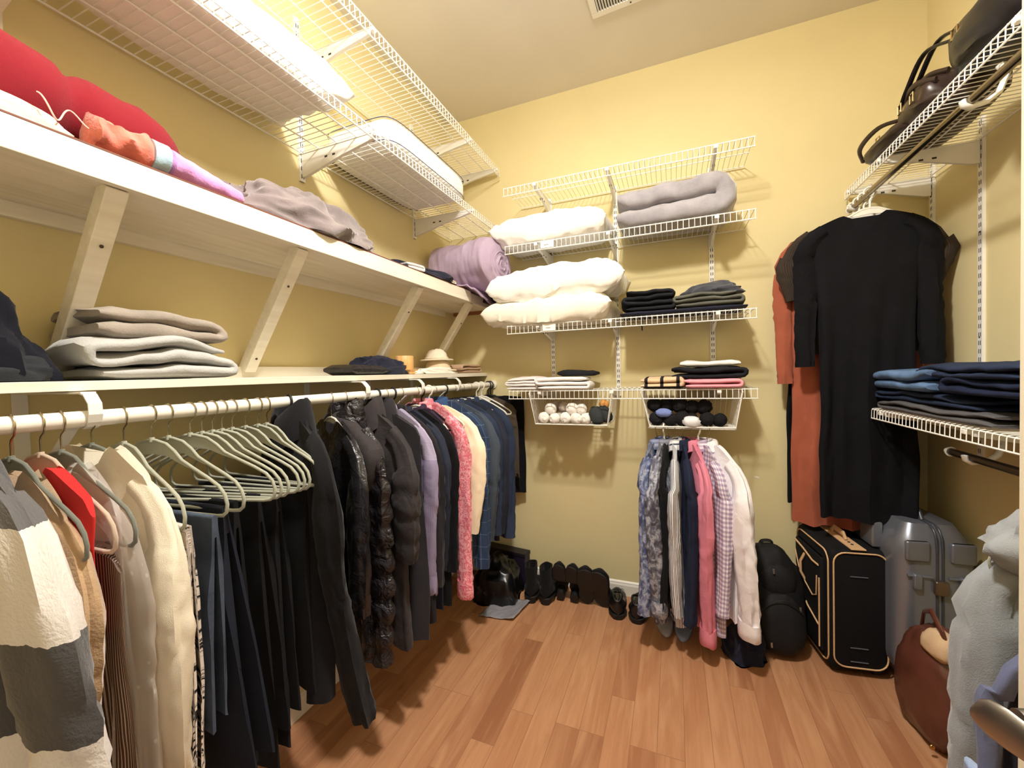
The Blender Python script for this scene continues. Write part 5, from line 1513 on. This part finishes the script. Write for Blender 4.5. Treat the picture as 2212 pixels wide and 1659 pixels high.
# ------------------------------------------------------------------ black suitcase with tan piping
M_case = fab('black_ballistic_nylon', (19, 19, 22), 0.8, 700, 0.6, 0.1)
M_tan = plain('tan_piping', (214, 174, 130), 0.55)
t = thing('suitcase', 'black soft suitcase with tan piping standing by the back wall', 'suitcase', (0.700, 2.290, 0.0), R(8))
WX, WY, HZ = 0.108, 0.165, 0.555
def rbox(hx, hy, z0, z1, r, n=6, ins=0.0):
    ring = []
    for cx, cy, a0 in ((hx - r, hy - r, 0), (-hx + r, hy - r, 90), (-hx + r, -hy + r, 180), (hx - r, -hy + r, 270)):
        for k in range(n + 1):
            a = R(a0 + 90 * k / n)
            ring.append((cx + r * math.cos(a), cy + r * math.sin(a)))
    return ring
def rounded(mb, hx, hy, z0, z1, r, rt):
    rings = []
    prof = [(1 - math.cos(R(a))) * rt for a in (90, 60, 30, 0)]
    zs = [z0 + rt * (1 - math.sin(R(a))) for a in (90, 60, 30, 0)]
    lv = [(p, z) for p, z in zip(prof, zs)] + [(p, z1 - (z - z0)) for p, z in reversed(list(zip(prof, zs)))]
    for p, z in lv:
        rings.append([(x, y, z) for x, y in rbox(hx - p, hy - p, 0, 0, max(0.004, r - p * 0.5))])
    return mb.loft(rings)
rounded(MB(), WX, WY, 0.02, HZ, 0.022, 0.030).build('shell', M_case, t)
def pipe(nm, pts, r=0.0034, closed=False):
    MB().tube(pts, r, 8, closed=closed).build(nm, M_tan, t)
def frame_pts(plane, c, a0, a1, z0, z1, r, n=5):
    pts = []
    for cx, cz, s0 in ((a1 - r, z1 - r, 0), (a0 + r, z1 - r, 90), (a0 + r, z0 + r, 180), (a1 - r, z0 + r, 270)):
        for k in range(n + 1):
            a = R(s0 + 90 * k / n)
            q, z = cx + r * math.cos(a), cz + r * math.sin(a)
            pts.append((q, c, z) if plane == 'y' else (c, q, z))
    return pts
pipe('front_piping', frame_pts('y', -WY - 0.001, -WX + 0.012, WX - 0.006, 0.045, HZ - 0.012, 0.045), closed=True)
pipe('back_piping', frame_pts('y', WY - 0.012, -WX - 0.001, WX + 0.001, 0.03, HZ + 0.002, 0.05), closed=True)
pipe('side_piping', frame_pts('x', -WX - 0.001, -WY + 0.016, WY - 0.012, 0.04, HZ - 0.02, 0.045), closed=True)
# pockets on the left face
mb = MB(); rounded(mb, 0.012, 0.128, 0.07, 0.495, 0.010, 0.010)
mb.v = [(x - WX - 0.006, y + 0.008, z) for x, y, z in mb.v]; mb.build('side_pocket', M_case, t)
pts = [(-WX - 0.020, -0.105, 0.455), (-WX - 0.020, -0.05, 0.452), (-WX - 0.020, 0.04, 0.470), (-WX - 0.020, 0.125, 0.480)]
pipe('pocket_piping', pts, 0.0045)
pipe('pocket_piping', [(-WX - 0.020, 0.128, 0.43), (-WX - 0.020, 0.09, 0.36), (-WX - 0.020, 0.02, 0.315), (-WX - 0.020, -0.05, 0.290), (-WX - 0.020, -0.085, 0.31), (-WX - 0.020, -0.09, 0.40)], 0.003)
pipe('pocket_piping', [(-WX - 0.020, 0.130, 0.36), (-WX - 0.020, 0.08, 0.27), (-WX - 0.020, 0.0, 0.215), (-WX - 0.020, -0.105, 0.185)], 0.004)
pipe('side_handle', [(-WX - 0.018, 0.03, 0.45), (-WX - 0.034, 0.035, 0.41), (-WX - 0.034, 0.035, 0.36), (-WX - 0.018, 0.03, 0.325)], 0.006)
pipe('pocket_piping', [(-WX - 0.020, -0.112, 0.40), (-WX - 0.020, -0.112, 0.09)], 0.0035)
mb = MB().box(-0.028, 0.028, -WY + 0.004, WY - 0.01, HZ - 0.001, HZ + 0.004); mb.build('top_panel', M_tan, t, smooth=False, bevel=0.001, label='tan leather panel on the top')
mb = MB(); mb.tube([(0, -0.06, HZ + 0.004), (0, -0.045, HZ + 0.026), (0, 0.045, HZ + 0.026), (0, 0.06, HZ + 0.004)], 0.006, 8, ry=0.014); mb.build('top_handle', M_tan, t)
for y in (-0.085, -0.11):
    MB().ball((0, y, HZ + 0.005), 0.006, 0.006, 0.002, 10, 6).build('rivet', M_sole, t)
for z in (0.44, 0.13, 0.07):
    MB().box(-0.035, 0.030, -WY - 0.004, -WY, z, z + 0.003).build('stitching', plain('grey_thread', (90, 92, 104), 0.6), t, smooth=False)
pipe('edge_strip', [(WX + 0.002, -WY + 0.004, 0.455), (WX + 0.002, -WY + 0.004, 0.18)], 0.005)
for x in (-0.075, 0.075):
    for y in (-0.12, 0.12):
        MB().tube([(x - 0.012, y, 0.022), (x + 0.012, y, 0.022)], 0.022, 16).build('wheel', M_sole, t)

# ------------------------------------------------------------------ silver hard suitcase
M_silver = plain('silver_polycarbonate', (128, 132, 142), 0.32, 0.55, bs=9, bstr=0.12)
t = thing('suitcase', 'large silver-grey hard-shell suitcase in the back right corner', 'suitcase', (0.935, 2.255, 0.0), R(6))
SX, SY, SZ = 0.130, 0.190, 0.700
mb = MB()
rings = []
for i in range(25):
    z = 0.035 + (SZ - 0.035) * i / 24
    e = min(i, 24 - i)
    p = 0.045 * (1 - math.sin(min(1.0, e / 4) * math.pi / 2))
    rings.append([(x * (1 + 0.02 * math.cos(x * 90)), y, z) for x, y in rbox(SX - p, SY - p, 0, 0, 0.055 - p * .4, 7)])
mb.loft(rings); mb.build('shell', M_silver, t)
M_sil2 = plain('dark_silver_rubber', (84, 88, 96), 0.4, 0.6)
for x in (-0.009, 0.009):
    pts = []
    for k in range(40):
        a = 6.2832 * k / 40
        pts.append((x, (SY + 0.001) * se(math.cos(a), .22), 0.3675 + (0.3325 + 0.001) * se(math.sin(a), .22)))
    MB().tube(pts, 0.0045, 8, closed=True).build('seam_rail', M_sil2, t)
for s in (-1, 1):      # raised panels and ribs of the two halves
    for zc in (0.615,):
        mb = MB(); rounded(mb, 0.040, 0.010, zc - 0.050, zc + 0.030, 0.010, 0.008)
        mb.v = [(x + s * 0.072, y - SY - 0.000, z) for x, y, z in mb.v]; mb.build('raised_panel', M_silver, t)
    mb = MB(); mb.tube([(s * 0.025, -SY - 0.003, 0.505), (s * 0.105, -SY - 0.001, 0.505)], 0.005, 8); mb.build('rib', M_silver, t)
for s in (-1, 1):
    mb = MB(); rounded(mb, 0.014, 0.010, 0.455, 0.515, 0.006, 0.006)
    mb.v = [(x + s * 0.075, y - SY - 0.006, z) for x, y, z in mb.v]; mb.build('latch', M_silver, t)
mb = MB(); rounded(mb, 0.022, 0.010, 0.440, 0.495, 0.006, 0.006); mb.v = [(x, y - SY - 0.008, z) for x, y, z in mb.v]; mb.build('lock_plate', plain('bronze_lock', (120, 104, 88), 0.35, 0.8), t)
MB().tube([(0, -0.085, SZ - 0.002), (0, -0.07, SZ + 0.028), (0, 0.07, SZ + 0.028), (0, 0.085, SZ - 0.002)], 0.009, 10, ry=0.013).build('carry_handle', M_sil2, t)
mb = MB(); rounded(mb, 0.020, 0.050, SZ - 0.14, SZ - 0.03, 0.008, 0.008); mb.v = [(x - SX - 0.012, y - 0.02, z) for x, y, z in mb.v]; mb.build('side_grip', M_silver, t)
for x in (-0.09, 0.09):
    for y in (-0.14, 0.14):
        MB().tube([(x - 0.014, y, 0.026), (x + 0.014, y, 0.026)], 0.026, 16).build('wheel', M_sole, t)

# ------------------------------------------------------------------ brown leather bag on the floor
M_bag = plain('brown_leather', (98, 56, 44), 0.28, bs=12, bstr=0.7, var=0.25, vs=10)
M_bag2 = plain('dark_brown_leather', (52, 36, 30), 0.35, bs=16, bstr=0.5, var=0.2, vs=10)
t = thing('leather_bag', 'glossy brown leather bag standing on the floor beside the grey hoodie', 'bag', (0.865, 1.870, 0.0), R(10))
t.scale = (0.9, 0.9, 0.92)
def bagfn(o, tilt=0.0):
    def fn(p):
        k = 1 + 0.07 * nz(p.x, p.y, p.z, 1.5, o) + 0.06 * ridge(p.x, p.y, p.z, 2.6, o) ** 2
        z = max(-0.97, se(p.z, .7) * k)
        return (se(p.x, .7) * k * (1 - 0.35 * sm(-0.2, 1, p.z)), se(p.y, .65) * k * (1 - 0.2 * sm(0, 1, p.z)) + tilt * p.z, z)
    return fn
MB().ball((0, 0, 0.215), 0.100, 0.140, 0.215, 44, 34, bagfn(81)).build('body', M_bag, t)
MB().ball((-0.030, -0.055, 0.405), 0.050, 0.062, 0.050, 26, 18, bagfn(82)).build('suede_flap', fab('tan_suede', (206, 176, 140), 0.9, 200, 0.5), t, label='pale tan suede flap at the top')
MB().tube([(-0.03, -0.10, 0.36), (-0.05, -0.08, 0.47), (-0.03, 0.0, 0.505), (0.0, 0.08, 0.46), (0.0, 0.10, 0.36)], 0.006, 8, ry=0.012).build('strap', M_bag, t)
MB().ball((-0.095, -0.10, 0.045), 0.010, 0.006, 0.010, 12, 8).build('buckle', plain('brass', (196, 158, 92), 0.3, 1.0), t)

# ------------------------------------------------------------------ handbags on the upper right shelf
ZH = 2.189
M_bb = plain('black_bag_leather', (26, 23, 25), 0.32, bs=14, bstr=0.5, var=0.2, vs=12)
M_brass = plain('antique_brass', (176, 146, 96), 0.35, 1.0)
def handbag(name, label, loc, rz, sx, sy, sz, seed, mat, straps, tilt=0.0, fit=None):
    t = thing(name, label, 'handbag', loc, R(rz), 'handbags on the upper right shelf')
    MB().ball((0, 0, sz * 1.0), sx, sy, sz, 44, 30, bagfn(seed, tilt)).build('body', mat, t)
    for pts in straps:
        MB().tube(curve(pts), 0.005, 8, ry=0.009).build('strap', mat, t)
    for p in (fit or []):
        MB().tube([(p[0], p[1] - .012, p[2]), (p[0], p[1] + .012, p[2]), (p[0], p[1] + .012, p[2] + .03), (p[0], p[1] - .012, p[2] + .03)], 0.0025, 6, closed=True).build('buckle', M_brass, t)
    return t
handbag('leather_clutch', 'flat brown leather clutch with studs at the far end of the upper right shelf', (0.885, 2.060, ZH), 4, 0.125, 0.180, 0.036, 91, M_bag2,
        [[(-0.09, -0.12, 0.05), (-0.13, -0.02, 0.078), (-0.13, 0.12, 0.07), (-0.09, 0.19, 0.04)]], 0.0, [(-0.115, 0.02, 0.03)])
handbag('handbag', 'middle handbag of dark brown leather with a brass ring on the upper right shelf', (0.895, 1.880, ZH), -4, 0.120, 0.120, 0.068, 92, M_bag2,
        [[(-0.06, 0.10, 0.08), (-0.08, 0.03, 0.125), (-0.075, -0.05, 0.130), (-0.05, -0.12, 0.10)], [(-0.09, 0.08, 0.06), (-0.110, 0.01, 0.105), (-0.108, -0.06, 0.108), (-0.08, -0.12, 0.08)]], 0.03, [(-0.125, 0.02, 0.06), (-0.12, -0.06, 0.05)])
handbag('handbag', 'bulky black leather handbag with two long straps nearest on the upper right shelf', (0.900, 1.560, ZH), 2, 0.125, 0.150, 0.105, 93, M_bb,
        [[(-0.09, 0.12, 0.14), (-0.11, 0.22, 0.175), (-0.11, 0.32, 0.12), (-0.10, 0.38, 0.09)], [(-0.06, 0.12, 0.17), (-0.075, 0.22, 0.205), (-0.075, 0.32, 0.15), (-0.07, 0.38, 0.11)]], 0.0, [(-0.125, 0.05, 0.10)])

# small tags
M_tagw = plain('paper_tag', (238, 236, 230), 0.6)
for y, w in ((0.478, 'white paper size tag wrapped on the rod beside the first bracket'), (1.285, 'white paper size tag wrapped on the rod above the dark jackets')):
    mb = MB(); rings = []
    for yy in (-0.014, 0.014):
        rings.append([(0.0185 * math.cos(R(a)), yy + 0.004 * math.sin(R(a)), 0.0185 * math.sin(R(a))) for a in range(-60, 61, 12)] + [(0.0172 * math.cos(R(a)), yy + 0.004 * math.sin(R(a)), 0.0172 * math.sin(R(a))) for a in range(60, -61, -12)])
    mb.loft(rings)
    tag(at(mb.build('paper_tag', M_tagw), (RX, y, RZZ)), w, 'tag')
t = thing('garment_tag', 'dark maroon cardboard garment tag dangling below the black trousers', 'tag', (-0.985, 0.600, 0.565), R(20))
MB().box(-0.022, 0.022, -0.001, 0.001, -0.085, 0.0).build('card', plain('maroon_card', (66, 24, 30), 0.5), t, smooth=False)
MB().tube([(0, 0, -0.006), (0.001, 0, 0.05), (0, 0, 0.11)], 0.0008, 5).build('string', M_sole, t)
